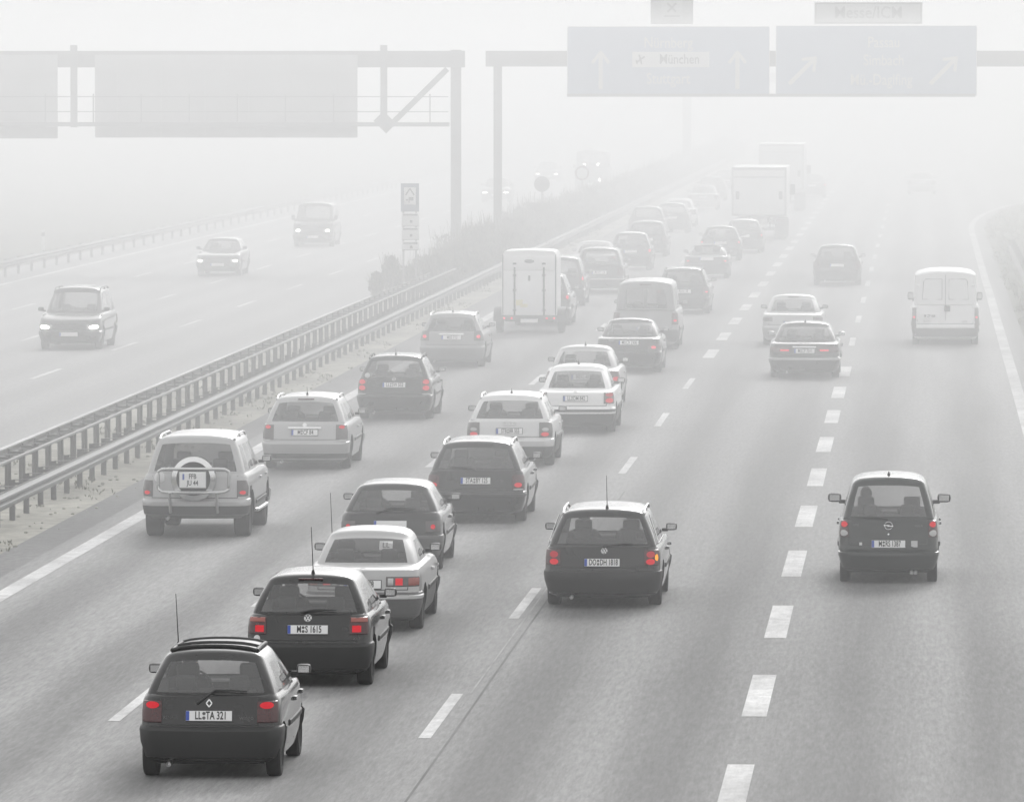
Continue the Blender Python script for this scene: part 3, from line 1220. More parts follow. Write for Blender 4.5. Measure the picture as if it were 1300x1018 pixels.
        if txt and lod < 2:
            if two:
                add_text("plate_lettering", txt[0], 0.135, (0.02, -0.0195, 0.058), po, M["ink"], 0.72, 0.002)
                add_text("plate_lettering", txt[1], 0.135, (0.0, -0.0195, -0.055), po, M["ink"], 0.72, 0.002)
            else:
                head, tail = txt.split(" ", 1)
                sq_ = k.get("sq", 0.66) * 0.95
                ma, mb = text_mesh(head, 0.125, sq_, 0.0012, 0.002), text_mesh(tail, 0.125, sq_, 0.0012, 0.002)
                wa = max(v.co.x for v in ma.vertices) - min(v.co.x for v in ma.vertices)
                wt_ = max(v.co.x for v in mb.vertices) - min(v.co.x for v in mb.vertices)
                gap = 0.055
                x0 = 0.02 - (wa + gap + wt_) / 2
                add_text("plate_lettering", head, 0.125, (x0 + wa / 2, -0.0195, 0.0), po, M["ink"], sq_, 0.002)
                add_text("plate_lettering", tail, 0.125, (x0 + wa + gap + wt_ / 2, -0.0195, 0.0), po, M["ink"], sq_, 0.002)
                sb_ = bmesh.new()
                for zz, mi_ in ((0.026, 0), (-0.024, 0)):
                    add_lathe(sb_, [(0.0, -0.003), (0.017, -0.003), (0.019, 0.0), (0.0, 0.0)], 'Y', (x0 + wa + gap / 2, -0.0185, zz), 12, mi_)
                link("plate_seal", sb_, po, M["greyplastic"])

    # --- mirrors
    mx_y = yfb - 0.22
    mz = belt + k.get("mz", 0.10)
    mw = half_outline(lerp_ring(base, top, 0.1))
    for s_ in (-1, 1):
        b4 = mirror_me(s_)
        if k.get("bigmirror"):
            bmesh.ops.scale(b4, verts=b4.verts, vec=(1.0, 1.0, 2.0))
        if "ms" in k:
            bmesh.ops.scale(b4, verts=b4.verts, vec=(k["ms"],) * 3)
        mo = link("wing_mirror", b4, root, [M[k.get("mirror", "plastic")], M["chrome"]], 40)
        mo.location = (s_ * (base["w"] - 0.015), mx_y + oy, mz)

    # --- cabin
    if lod < 2:
        fy = yfb - 1.0
        for s_ in (-1, 1):
            so = bpy.data.objects.new("seat", SEAT_ME)
            COL.objects.link(so)
            so.parent = root
            so.location = (s_ * 0.36, fy + oy - 0.25, k.get("seat_z", 0.0))
        if kind != "van":
            so = bpy.data.objects.new("rear_bench", BENCH_ME)
            COL.objects.link(so)
            so.parent = root
            so.location = (0, max(fy - 1.05, k["yrb"] + 0.55) + oy, k.get("seat_z", 0.0))
            so.scale = (min(1, (hw - 0.27) / 0.62), 1, 1)
        db = bmesh.new()
        add_box(db, (0, yfb - 0.42, belt - 0.10), (2 * hw - 0.5, 0.40, 0.22), None, 0.06)
        add_tube(db, [(-0.36 + 0.19 * math.cos(a), yfb - 0.72 + 0.07 * math.sin(a), belt - 0.04 + 0.17 * math.sin(a)) for a in [i * TAU / 16 for i in range(17)]], 0.014, 6, 0, False)
        bmesh.ops.translate(db, verts=db.verts, vec=(0, oy, 0))
        link("dashboard", db, root, M["inside"], 40)
        pb = bmesh.new()
        add_box(pb, (0, k["yrb"] + 0.38, belt - 0.045), (2 * hw - 0.42, 0.42, 0.03), None, 0.01)
        bmesh.ops.translate(pb, verts=pb.verts, vec=(0, oy, 0))
        link("parcel_shelf", pb, root, M["inside"])

    # --- roof furniture
    if k.get("rails"):
        y0r, y1r = k["yrt"] + 0.18, yft - 0.1
        xr = top["w"] - 0.055
        for s_ in (-1, 1):
            rb = bmesh.new()
            nn = 9
            P = []
            for q in range(nn + 1):
                yy = y0r + (y1r - y0r) * q / nn
                e = min(1, min(q, nn - q) / 1.2)
                P.append((s_ * xr, yy + oy, roof_z(s_ * xr, yy) - 0.01 + 0.065 * e))
            add_tube(rb, P, 0.017, 7)
            for q in (0, 4, nn):
                yy = y0r + (y1r - y0r) * q / nn
                add_box(rb, (s_ * xr, yy + oy, roof_z(s_ * xr, yy) + 0.01), (0.035, 0.10, 0.05), None, 0.01)
            link("roof_rail", rb, root, M[k["rails"]], 50)
    if k.get("antenna"):
        ax, ay, al = k["antenna"]
        ab = bmesh.new()
        z = roof_z(ax, ay)
        add_tube(ab, [(ax, ay + oy, z - 0.01), (ax, ay + oy - 0.01, z + 0.05)], [0.03, 0.012], 8)
        add_tube(ab, [(ax, ay + oy - 0.01, z + 0.05), (ax, ay + oy - al * 0.45, z + al)], [0.007, 0.004], 5)
        link("antenna", ab, root, M["plastic"], 50)
    if k.get("wiper"):
        wb2 = bmesh.new()
        x0_, z0_, x1_, z1_, x2_, z2_ = k["wiper"]
        P = []
        for (x, z) in ((x0_, z0_), (x0_ * 0.4 + x1_ * 0.6, z0_ * 0.4 + z1_ * 0.6), (x1_, z1_), ((x1_ + x2_) / 2, (z1_ + z2_) / 2 + 0.006), (x2_, z2_)):
            h, nrm = sh_hit(sh, gr, x, z)
            P.append((x, h - 0.03 + oy, z))
        add_tube(wb2, P, [0.016, 0.013, 0.013, 0.01, 0.008], 6)
        link("wiper", wb2, root, M["plastic"], 50)
    if k.get("spoiler"):
        sb = bmesh.new()
        zz = H - 0.05
        add_box(sb, (0, k["yrt"] - 0.02 + oy, zz - 0.01), (top["w"] * 1.7, 0.22, 0.035), Matrix.Rotation(R(6), 3, 'X'), 0.014)
        link("spoiler", sb, root, pm, 40)
    if k.get("third"):
        h_, n_ = sh_hit(sh, gr, 0, belt + (H - belt) * 0.86)
        b5 = bmesh.new()
        add_box(b5, (0, h_ - 0.01 + oy, belt + (H - belt) * 0.86), (0.32, 0.03, 0.025), None, 0.006)
        link("brake_light", b5, root, M["lens"], 40)
    return dict(root=root, oy=oy, hit=hit_rear, front=hit_front, roof=roof_z, base=base, top=top, H=H, belt=belt, yfb=yfb, k=k, hw=hw, sh=sh, gr=gr, seat_y=yfb - 1.25 + oy)


def sh_hit(sh, gr, x, z):
    """y of the rear skin at height z (greenhouse included), by the ring stack"""
    rs = sh.rings + gr
    rs = sorted(rs, key=lambda r: r["z"])
    for a, b in zip(rs, rs[1:]):
        if a["z"] <= z <= b["z"] and b["z"] - a["z"] > 1e-5:
            t = (z - a["z"]) / (b["z"] - a["z"])
            r = lerp_ring(a, b, t)
            return r["yr"] + r["br"] * (x / r["w"]) ** 2, None
    return rs[-1]["yr"], None


def badge(c, kind, x, z, size, name="emblem", m="chrome"):
    """small raised badge on the tailgate"""
    h, nrm = c["hit"](x, z)
    bm = bmesh.new()
    r = size / 2
    def bar(x0, z0, x1, z1, t=0.16):
        dx, dz = x1 - x0, z1 - z0
        ln = math.hypot(dx, dz)
        add_box(bm, ((x0 + x1) / 2 * r, -0.008, (z0 + z1) / 2 * r), (ln * r, 0.008, t * r), Matrix.Rotation(-math.atan2(dz, dx), 3, 'Y'))
    def circ(cx, cz, rad, t=0.09):
        add_tube(bm, [(cx * r + rad * r * math.cos(a), -0.008, cz * r + rad * r * math.sin(a)) for a in [i * TAU / 20 for i in range(21)]], t * r, 6, 0, False)
    if kind == "roundel":
        circ(0, 0, 0.92)
        for s_ in (-1, 1):
            bar(s_ * 0.45, 0.75, s_ * 0.06, 0.05)
            bar(s_ * 0.75, 0.35, s_ * 0.38, -0.75)
            bar(s_ * 0.38, -0.75, 0, 0.0)
    elif kind == "bolt":
        circ(0, 0, 0.92)
        bar(-1.15, 0.08, 0.25, 0.08)
        bar(-0.25, -0.08, 1.15, -0.08)
        bar(-0.25, -0.08, 0.25, 0.08)
    elif kind == "star":
        circ(0, 0, 0.95, 0.07)
        for a in (90, 210, 330):
            bar(0, 0, 0.9 * math.cos(R(a)), 0.9 * math.sin(R(a)))
    elif kind == "rings":
        for q in range(4):
            circ(-1.8 + 1.2 * q, 0, 0.7, 0.1)
    elif kind == "diamond":
        for a, b in (((0, 1), (0.75, 0)), ((0.75, 0), (0, -1)), ((0, -1), (-0.75, 0)), ((-0.75, 0), (0, 1))):
            bar(a[0], a[1], b[0], b[1], 0.3)
    elif kind == "disc":
        add_lathe(bm, [(0.0, -0.012), (r * 0.8, -0.012), (r, -0.004), (r, 0.006), (0.0, 0.006)], 'Y', seg=18)
    elif kind == "square":
        add_box(bm, (0, -0.006, 0), (size, 0.008, size))
    elif kind == "bar":
        add_box(bm, (0, -0.015, 0), (size, 0.03, size * 0.07), None, 0.008)
    bmesh.ops.recalc_face_normals(bm, faces=bm.faces)
    o = link(name, bm, c["root"], M[m], 40)
    o.location = h + Vector((0, c["oy"], 0))
    o.rotation_euler = (-math.atan2(nrm.z, -nrm.y), 0, 0)
    return o


def script_badge(c, s, x, z, size, sq=0.8, m="chrome"):
    h, nrm = c["hit"](x, z)
    o = add_text("lettering", s, size, h + Vector((0, c["oy"] - 0.006, 0)), c["root"], M[m], sq)
    o.rotation_euler = (-math.atan2(nrm.z, -nrm.y), 0, 0)
    return o


# ---------------------------------------------------------------- people
def person(label, c, side, coat="coatcloth", turn=0.0):
    """seated driver or passenger, one continuous skinned body, hair as a child"""
    V_, E_, rad = [], [], []
    def v(p, r, par=None):
        V_.append(Vector(p))
        rad.append(r if isinstance(r, tuple) else (r, r))
        if par is not None:
            E_.append((par, len(V_) - 1))
        return len(V_) - 1
    pel = v((0, 0, 0.55), (0.16, 0.12))
    sp1 = v((0, -0.05, 0.72), (0.15, 0.11), pel)
    sp2 = v((0, -0.09, 0.90), (0.17, 0.12), sp1)
    sp3 = v((0, -0.11, 1.02), (0.13, 0.09), sp2)
    nk = v((0, -0.10, 1.10), 0.055, sp3)
    hd = v((0, -0.085, 1.16), (0.068, 0.075), nk)
    h2 = v((0, -0.075, 1.23), (0.076, 0.095), hd)
    v((0, -0.08, 1.30), (0.06, 0.075), h2)
    nose = v((0, 0.015, 1.195), 0.016, h2)
    v((0, 0.032, 1.185), 0.012, nose)
    for s_ in (-1, 1):
        v((s_ * 0.082, -0.085, 1.20), 0.016, h2)
        sh_ = v((s_ * 0.19, -0.10, 0.99), (0.07, 0.06), sp3)
        el = v((s_ * 0.25, 0.10, 0.80), 0.045, sh_)
        wr = v((s_ * 0.17, 0.33, 0.88), 0.03, el)
        pa = v((s_ * 0.165, 0.39, 0.90), (0.035, 0.02), wr)
        for q in range(4):
            f1 = v((s_ * 0.165 + (q - 1.5) * 0.02, 0.44, 0.915), 0.0095, pa)
            f2 = v((s_ * 0.165 + (q - 1.5) * 0.021, 0.465 - 0.004 * abs(q - 1.3), 0.895), 0.009, f1)
            v((s_ * 0.165 + (q - 1.5) * 0.02, 0.45, 0.872), 0.008, f2)
        th = v((s_ * 0.165 - s_ * 0.04, 0.40, 0.915), 0.011, pa)
        v((s_ * 0.165 - s_ * 0.055, 0.44, 0.91), 0.009, th)
        hp = v((s_ * 0.10, 0.06, 0.54), (0.09, 0.085), pel)
        kn = v((s_ * 0.14, 0.47, 0.60), 0.06, hp)
        an = v((s_ * 0.13, 0.72, 0.30), 0.042, kn)
        v((s_ * 0.13, 0.86, 0.27), 0.038, an)
    me = bpy.data.meshes.new("person")
    me.from_pydata([tuple(p) for p in V_], E_, [])
    ob = bpy.data.objects.new("person", me)
    COL.objects.link(ob)
    md = ob.modifiers.new("skin", 'SKIN')
    md.use_smooth_shade = True
    for i, sv in enumerate(ob.data.skin_vertices[0].data):
        sv.radius = rad[i]
        sv.use_root = (i == 0)
    sd = ob.modifiers.new("subdivision", 'SUBSURF')
    sd.levels = 1
    sd.render_levels = 1
    bpy.context.view_layer.update()
    m2 = bpy.data.meshes.new_from_object(ob.evaluated_get(bpy.context.evaluated_depsgraph_get()))
    bpy.data.objects.remove(ob)
    m2.materials.clear()
    m2.materials.append(M[coat])
    m2.materials.append(M["skin"])
    for p in m2.polygons:
        p.use_smooth = True
        cz = p.center
        hand = cz.y > 0.34 and cz.z > 0.84
        p.material_index = 1 if (cz.z > 1.085 or hand) else 0
    o = link("person", m2)
    root = c["root"]
    sz = c["k"].get("seat_z", 0.0)
    o.location = root.location + Vector((side * 0.36, c["seat_y"] + 0.12, sz + 0.0))
    o.rotation_euler = (0, 0, turn)
    tag(o, label, "person")
    hb = bmesh.new()
    bmesh.ops.create_icosphere(hb, subdivisions=3, radius=1.0)
    for q in list(hb.verts):
        p = q.co
        p.x *= 0.092
        p.y *= 0.108
        p.z *= 0.105
        p.x *= 1 + 0.05 * math.sin(p.z * 90 + p.y * 60)
        p += Vector((0, -0.088, 1.255))
    dead = [q for q in hb.verts if q.co.y > -0.03 and q.co.z < 1.275 or q.co.z < 1.17]
    bmesh.ops.delete(hb, geom=dead, context='VERTS')
    link("hair", hb, o, M["hair"], 60)
    return o


LIT2 = [(0.06, 0.46, 0.12, 0.78, "lit"), (0.54, 0.92, 0.12, 0.78, "lit_dim")]
OUT = "traffic queueing away from the camera"
ONC = "oncoming traffic with headlamps on"

# ---- nearest lane of the queue, front to back
c = car("hatchback", "small black hatchback with a folded canvas roof, cut by the bottom edge of the photo", "car", "hatch", 271, 984, 1.63, "black", OUT,
        L=3.43, wb=2.35, ro=0.55, H=1.44, belt=0.93, wsb=0.72, wst=1.40, yrb=0.14, yrt=0.50, wt=0.70, wr=0.28, ww=0.165,
        lamp=(0.64, 0.88, 0.54, 0.80), lit=[(0.66, 0.98, 0.10, 0.72, "lit")], plate="LL TA 321", plate_z=0.72, bumper="plastic", bump_top=0.60,
        antenna=(-0.50, 1.55, 0.62), wiper=(-0.14, 0.86, 0.06, 1.0, 0.42, 0.985), hatch_w=0.56)
badge(c, "diamond", 0.0, 0.86, 0.085)
script_badge(c, "RENAULT", -0.42, 0.70, 0.05, 0.9, "greyplastic")
script_badge(c, "Twingo", 0.40, 0.70, 0.075, 0.9, "greyplastic")
TW = c
# canvas roof: slab coloured light for the mirrored sky, framed and crossed by dark bows that follow the roof crown
cb, fb = bmesh.new(), bmesh.new()
oy = c["oy"]
ya, yb_ = 0.72, 1.78
nx, ny = 10, 8
gridv = []
for j in range(ny + 1):
    row = []
    for i in range(nx + 1):
        x = -0.47 + 0.94 * i / nx
        y = ya + (yb_ - ya) * j / ny
        row.append(cb.verts.new((x, y + oy, c["roof"](x, y) + 0.012 + 0.006 * math.cos(j * math.pi))))
    gridv.append(row)
for j in range(ny):
    for i in range(nx):
        cb.faces.new((gridv[j][i], gridv[j][i + 1], gridv[j + 1][i + 1], gridv[j + 1][i]))
so = link("canvas_roof", cb, c["root"], M["canvas"], 60)
for y in (ya, ya + 0.42, yb_):
    add_tube(fb, [(x, y + oy, c["roof"](x, y) + 0.022) for x in [-0.48 + 0.96 * i / 10 for i in range(11)]], 0.02, 8)
for x in (-0.48, 0.48):
    add_tube(fb, [(x, y + oy, c["roof"](x, y) + 0.018) for y in [ya + (yb_ - ya) * i / 8 for i in range(9)]], 0.026, 8)
link("roof_bow", fb, so, M["plastic"], 60)
person("driver in a dark jacket inside the small hatchback with the canvas roof", c, -1)

c = car("hatchback", "black hatchback with square tail lamps and an oval country sticker, behind the smallest car", "car", "hatch", 396, 868, 1.66, "black", OUT,
        L=4.02, wb=2.47, ro=0.68, H=1.45, belt=0.93, wsb=1.1, wst=1.78, yrb=0.16, yrt=0.52, wt=0.69, wr=0.30,
        lamp=(0.69, 0.915, 0.54, 0.80), lit=[(0.12, 0.56, 0.12, 0.54, "lit"), (0.70, 0.97, 0.06, 0.94, "redbrick")], lens="lens", round_lit=0,
        plate="M S 1615", plate_z=0.755, bumper="plastic", bump_top=0.585, antenna=(0.02, 0.66, 0.62), wiper=(-0.10, 0.965, 0.05, 1.0, 0.36, 0.995), third=1)
badge(c, "roundel", 0.0, 0.90, 0.10)
badge(c, "disc", -0.66, 0.64, 0.085, "sticker", "sticker")
script_badge(c, "GOLF", 0.62, 0.64, 0.05, 0.9, "greyplastic")
person("driver with dark hair in the black hatchback that carries an oval sticker", c, -1)

c = car("sedan", "pale silver boxy saloon with a white sticker inside its back window", "car", "sedan", 467, 797, 1.66, "silver", OUT,
        L=4.43, wb=2.665, ro=1.0, H=1.40, belt=0.92, yrb=0.62, yrt=1.22, wsb=1.35, wst=1.95, wt=0.70, wr=0.30,
        lamp=(0.66, 0.80, 0.33, 0.84), lens="smoke", lit=[(0.1, 0.9, 0.26, 0.46, "lit"), (0.1, 0.9, 0.05, 0.2, "clear"), (0.08, 0.92, 0.62, 0.98, "redbrick")], round_lit=0,
        plate="LL K 78", plate_z=0.69, bumper="greyplastic", bump_top=0.585, bump_strip="lightsilver", lowmat=4, lowpaint="greyplastic", antenna=(-0.66, 2.9, 0.9))
badge(c, "star", 0.0, 0.88, 0.09)
h_, _n = sh_hit(c["sh"], c["gr"], 0.28, 1.19)
b5 = bmesh.new()
add_box(b5, (0, 0, 0), (0.19, 0.004, 0.15))
st = link("sticker", b5, c["root"], M["sticker"])
st.location = (0.26, h_ + c["oy"] + 0.03, 1.18)
st.rotation_euler = (R(-38), 0, 0)
t_ = add_text("sticker_lettering", "LL", 0.12, (0.0, -0.006, 0.0), st, M["ink"], 0.9)

c = car("hatchback", "dark grey hatchback with a long rear wiper, half hidden behind the pale silver saloon", "car", "hatch", 499, 722, 1.66, "darkgrey", OUT,
        L=3.99, wb=2.58, ro=0.66, H=1.39, belt=0.92, wr=0.29, lamp=(0.62, 0.80, 0.56, 0.82), lit=[(0.3, 0.72, 0.30, 0.58, "lit")], round_lit=1, lens="smoke",
        plate=None, bumper="greyplastic", wiper=(-0.22, 0.92, -0.02, 1.0, 0.40, 0.985))
person("driver in the dark grey hatchback with the long rear wiper", c, -1)
person("front passenger in the dark grey hatchback with the long rear wiper", c, 1)

c = car("estate_car", "black estate with silver roof rails and a dark bumper, ahead of the dark grey hatchback", "car", "estate", 608, 661, 1.75, "black", OUT,
        L=4.7, H=1.45, wsb=1.42, lamp=(0.60, 0.86, 0.64, 0.93), lit=[(0.18, 0.5, 0.12, 0.62, "lit"), (0.0, 0.1, 0.05, 0.8, "clear")], lens="lens", plate="STA BY 125", plate_z=0.76,
        rails="brushed", tint=1, wiper=(0.0, 0.955, -0.2, 0.995, -0.45, 1.0), bump_strip="plastic", sq=0.6)
script_badge(c, "1.9 TDI", 0.42, 0.76, 0.05, 0.9, "greyplastic")

c = car("estate_car", "silver estate with roof rails and tall smoked tail lamps in the middle queue", "car", "estate", 650, 590, 1.77, "lightsilver", OUT,
        L=4.54, H=1.45, lamp=(0.60, 0.90, 0.60, 0.92), lens="smoke", lit=[(0.08, 0.36, 0.1, 0.62, "lit"), (0.42, 0.66, 0.15, 0.6, "clear")], plate="STB BR 555", plate_z=0.725,
        rails="brushed", antenna=(0, 0.9, 0.10), lowmat=3, lowpaint="plastic", bump_low=0.42, yrt=0.60, sq=0.58, exhaust=0.5)  # bump_low darkens the bumper foot with painted-in shade
badge(c, "rings", 0.0, 0.87, 0.10)
badge(c, "bar", 0.0, 0.64, 0.62, "trim_bar", "lightsilver")

c = car("sedan", "white saloon with a rounded roofline and upright red tail lamps", "car", "sedan", 733, 548, 1.74, "white", OUT,
        L=4.68, H=1.46, yrb=0.66, yrt=1.30, ro=1.02, lamp=(0.66, 0.93, 0.62, 0.92), lit=LIT2, round_lit=1, lens="smoke", plate="LL DM 842", plate_z=0.77,
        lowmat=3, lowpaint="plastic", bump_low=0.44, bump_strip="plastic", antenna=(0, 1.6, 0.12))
badge(c, "roundel", 0.0, 0.91, 0.09)
c = car("sedan", "silver saloon whose roof shows above the white saloon", "car", "sedan", 742, 517, 1.76, "silver", OUT,
        L=4.6, H=1.44, antenna=(0, 1.6, 0.10), plate="M KL 402")
c = car("coupe", "black saloon with wide tail lamps and a pale plate, ahead of the two light saloons", "car", "sedan", 800, 472, 1.72, "black", OUT,
        L=4.6, H=1.39, lamp=(0.63, 0.76, 0.50, 0.92), lit=[(0.1, 0.7, 0.2, 0.5, "lit_far")], plate="M CX 3306", plate_z=0.80, mirror="plastic", wr=0.32)
badge(c, "star", 0.0, 0.9, 0.09)
script_badge(c, "CLK 320", -0.45, 0.86, 0.05, 0.9, "chrome")
c = car("minibus", "tall grey van with two back windows and a roof bump, in the middle queue", "van", "van", 821, 443, 1.88, "midgrey", OUT,
        L=4.9, H=1.97, belt=1.12, wt=0.80, wins=[(1, 3), (4, 7), (8, 11)], rear_win=NR - 2, rear_rows=(1, 5), wv1=0.86, lamp=(0.72, 1.05, 0.74, 0.98),
        lit=[(0.25, 0.45, 0.2, 0.6, "lit_far")], plate="STA V 71", plate_z=0.6, tint=1, bumper="plastic", third=1)
b5 = bmesh.new()
add_box(b5, (0, 0.115 + c["oy"], 1.46), (0.10, 0.05, 0.52), None, 0.01)
link("door_pillar", b5, c["root"], M["midgrey"], 40)
c = car("estate_car", "dark estate beyond the tall grey van in the middle queue", "car", "estate", 868, 398, 1.76, "black", OUT, lod=1,
        H=1.50, lit=[(0.3, 0.5, 0.2, 0.5, "lit_far")], plate="M AL 20", tint=1, rails="plastic")
c = car("roadster", "low dark sports car with a pale soft roof beyond the dark estate", "car", "sedan", 898, 353, 1.72, "darkgrey", OUT, lod=1,
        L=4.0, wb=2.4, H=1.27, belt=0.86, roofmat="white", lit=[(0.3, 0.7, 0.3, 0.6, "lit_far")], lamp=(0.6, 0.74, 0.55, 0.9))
c = car("hatchback", "faint dark hatchback right behind the white box truck, nearer of two", "car", "hatch", 915, 331, 1.70, "black", OUT, lod=1,
        H=1.44, lit=[(0.4, 0.7, 0.3, 0.6, "lit_far")])
c = car("estate_car", "faint dark estate touching the underrun of the white box truck, farther of two", "car", "estate", 939, 321, 1.72, "grey", OUT, lod=2,
        H=1.45, X=-7.75, roofmat="white", lit=[(0.4, 0.7, 0.3, 0.6, "lit_far")])  # white roof: bright sky reflection put into the paint
c = car("sedan", "very faint car with one red lamp to the right of the rearmost truck", "car", "sedan", 1031, 251, 1.75, "grey", OUT, lod=2,
        lit=[(0.4, 0.8, 0.3, 0.7, "lit_far")])

# ---- left lane
c = car("offroader", "silver off-roader with a spare wheel and tube frame on its tailgate", "car", "suv", 253, 680, 1.84, "silver", OUT,
        L=4.59, H=1.76, belt=1.09, lamp=(0.72, 0.99, 0.72, 0.98), lens="smoke", lit=[(0.12, 0.36, 0.14, 0.62, "lit")], has_plate=False,
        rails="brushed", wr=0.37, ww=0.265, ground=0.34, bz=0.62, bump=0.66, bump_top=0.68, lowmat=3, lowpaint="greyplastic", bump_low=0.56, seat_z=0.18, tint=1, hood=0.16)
OFF = c
oy = c["oy"]
b5 = bmesh.new()
add_lathe(b5, [(0.30, -0.02), (0.355, -0.03), (0.375, -0.10), (0.355, -0.19), (0.20, -0.205), (0.0, -0.20)], 'Y', (0, 0.10, 1.03), 32)
sw = link("spare_wheel", b5, c["root"], M["rubber"], 40)
sw.location = (0, oy, 0)
b5 = bmesh.new()
add_lathe(b5, [(0.382, -0.06), (0.392, -0.12), (0.375, -0.195), (0.29, -0.215), (0.28, -0.20), (0.36, -0.18), (0.375, -0.12)], 'Y', (0, 0.10, 1.03), 32, closed=True)
ch = link("wheel_cover_ring", b5, sw, M["chrome"], 40)
b5 = bmesh.new()
zt, zb, ye = 1.20, 0.80, -0.20
add_tube(b5, [(-0.40, -0.02, 0.45), (-0.40, -0.10, 0.62), (-0.40, ye + 0.02, zb)], 0.026, 8)
add_tube(b5, [(0.40, -0.02, 0.45), (0.40, -0.10, 0.62), (0.40, ye + 0.02, zb)], 0.026, 8)
loop = []
for a in range(33):
    t = a / 32 * TAU
    x = 0.60 * max(-1, min(1, 1.25 * math.cos(t)))
    z = (zt + zb) / 2 + 0.20 * max(-1, min(1, 1.35 * math.sin(t)))
    loop.append((x, ye + 0.02 + 0.10 * (abs(x) / 0.60) ** 3, z))
add_tube(b5, loop, 0.028, 8, 0, False)
gf = link("tube_frame", b5, c["root"], M["brushed"], 60)
gf.location = (0, oy, 0)
b5 = bmesh.new()
add_box(b5, (0, 0, 0), (0.46, 0.02, 0.28), None, 0.008, 2)
add_box(b5, (0, -0.013, 0), (0.34, 0.008, 0.235), None, 0.0, 0)
add_box(b5, (-0.155, -0.015, 0.05), (0.03, 0.008, 0.10), None, 0.0, 1)
po = link("license_plate", b5, c["root"], [M["plate"], M["plateblue"], M["silver"]])
po.location = (0, oy - 0.235, 1.02)
add_text("plate_lettering", "FFB", 0.12, (0.0, -0.019, 0.055), po, M["ink"], 0.72, 0.002)
add_text("plate_lettering", "JU 44", 0.12, (0.0, -0.019, -0.055), po, M["ink"], 0.72, 0.002)
badge(c, "disc", -0.60, 1.04, 0.19, "sticker", "sticker")
script_badge(c, "D", -0.58, 1.0, 0.10, 0.9, "ink")
for s_ in (-1, 1):
    b5 = bmesh.new()
    add_tube(b5, [(s_ * 0.90, oy + 1.35, 0.42), (s_ * 0.95, oy + 1.5, 0.42), (s_ * 0.95, oy + 3.1, 0.42), (s_ * 0.90, oy + 3.25, 0.42)], 0.035, 8)
    link("side_step", b5, c["root"], M["brushed"], 60)

c = car("estate_car", "silver estate with a chrome bar over its plate, just ahead of the silver off-roader", "car", "estate", 392, 594, 1.75, "silver", OUT,
        L=4.57, H=1.48, lamp=(0.62, 0.91, 0.62, 0.90), lens="smoke", lit=[(0.72, 0.97, 0.2, 0.62, "lit"), (-0.14, -0.02, 0.02, 0.98, "clear")], plate="M CF 84", plate_z=0.755,
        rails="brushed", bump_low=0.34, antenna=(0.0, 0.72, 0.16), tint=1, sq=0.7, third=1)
badge(c, "disc", 0.0, 0.90, 0.09)
badge(c, "bar", 0.0, 0.845, 0.66, "trim_bar", "chrome")
c = car("estate_car", "black estate with round twin tail lamps and a small white sticker by its back window", "car", "estate", 504, 531, 1.74, "black", OUT,
        L=4.4, wb=2.51, H=1.47, lamp=(0.66, 0.95, 0.62, 0.86), lit=LIT2[:1] + [(0.54, 0.92, 0.12, 0.78, "lit"), (-0.26, -0.16, 0.05, 1.0, "clear")], lens="lens",
        plate="LL SW 552", plate_z=0.80, rails="plastic", antenna=(0.0, 0.72, 0.14))
badge(c, "roundel", 0.0, 0.93, 0.09)
badge(c, "disc", -0.60, 1.02, 0.12, "sticker", "sticker")
c = car("estate_car", "grey-silver estate with a bright bar on its tailgate, following the horse trailer", "car", "estate", 576, 465, 1.74, "midgrey", OUT,
        L=4.52, H=1.46, lamp=(0.72, 0.98, 0.60, 0.92), lit=[(0.25, 0.6, 0.2, 0.55, "lit_far")], lens="smoke", plate="M E 713", plate_z=0.80, rails="brushed", tint=1, antenna=(0, 0.75, 0.14))
badge(c, "bar", 0.0, 0.89, 0.66, "trim_bar", "chrome")


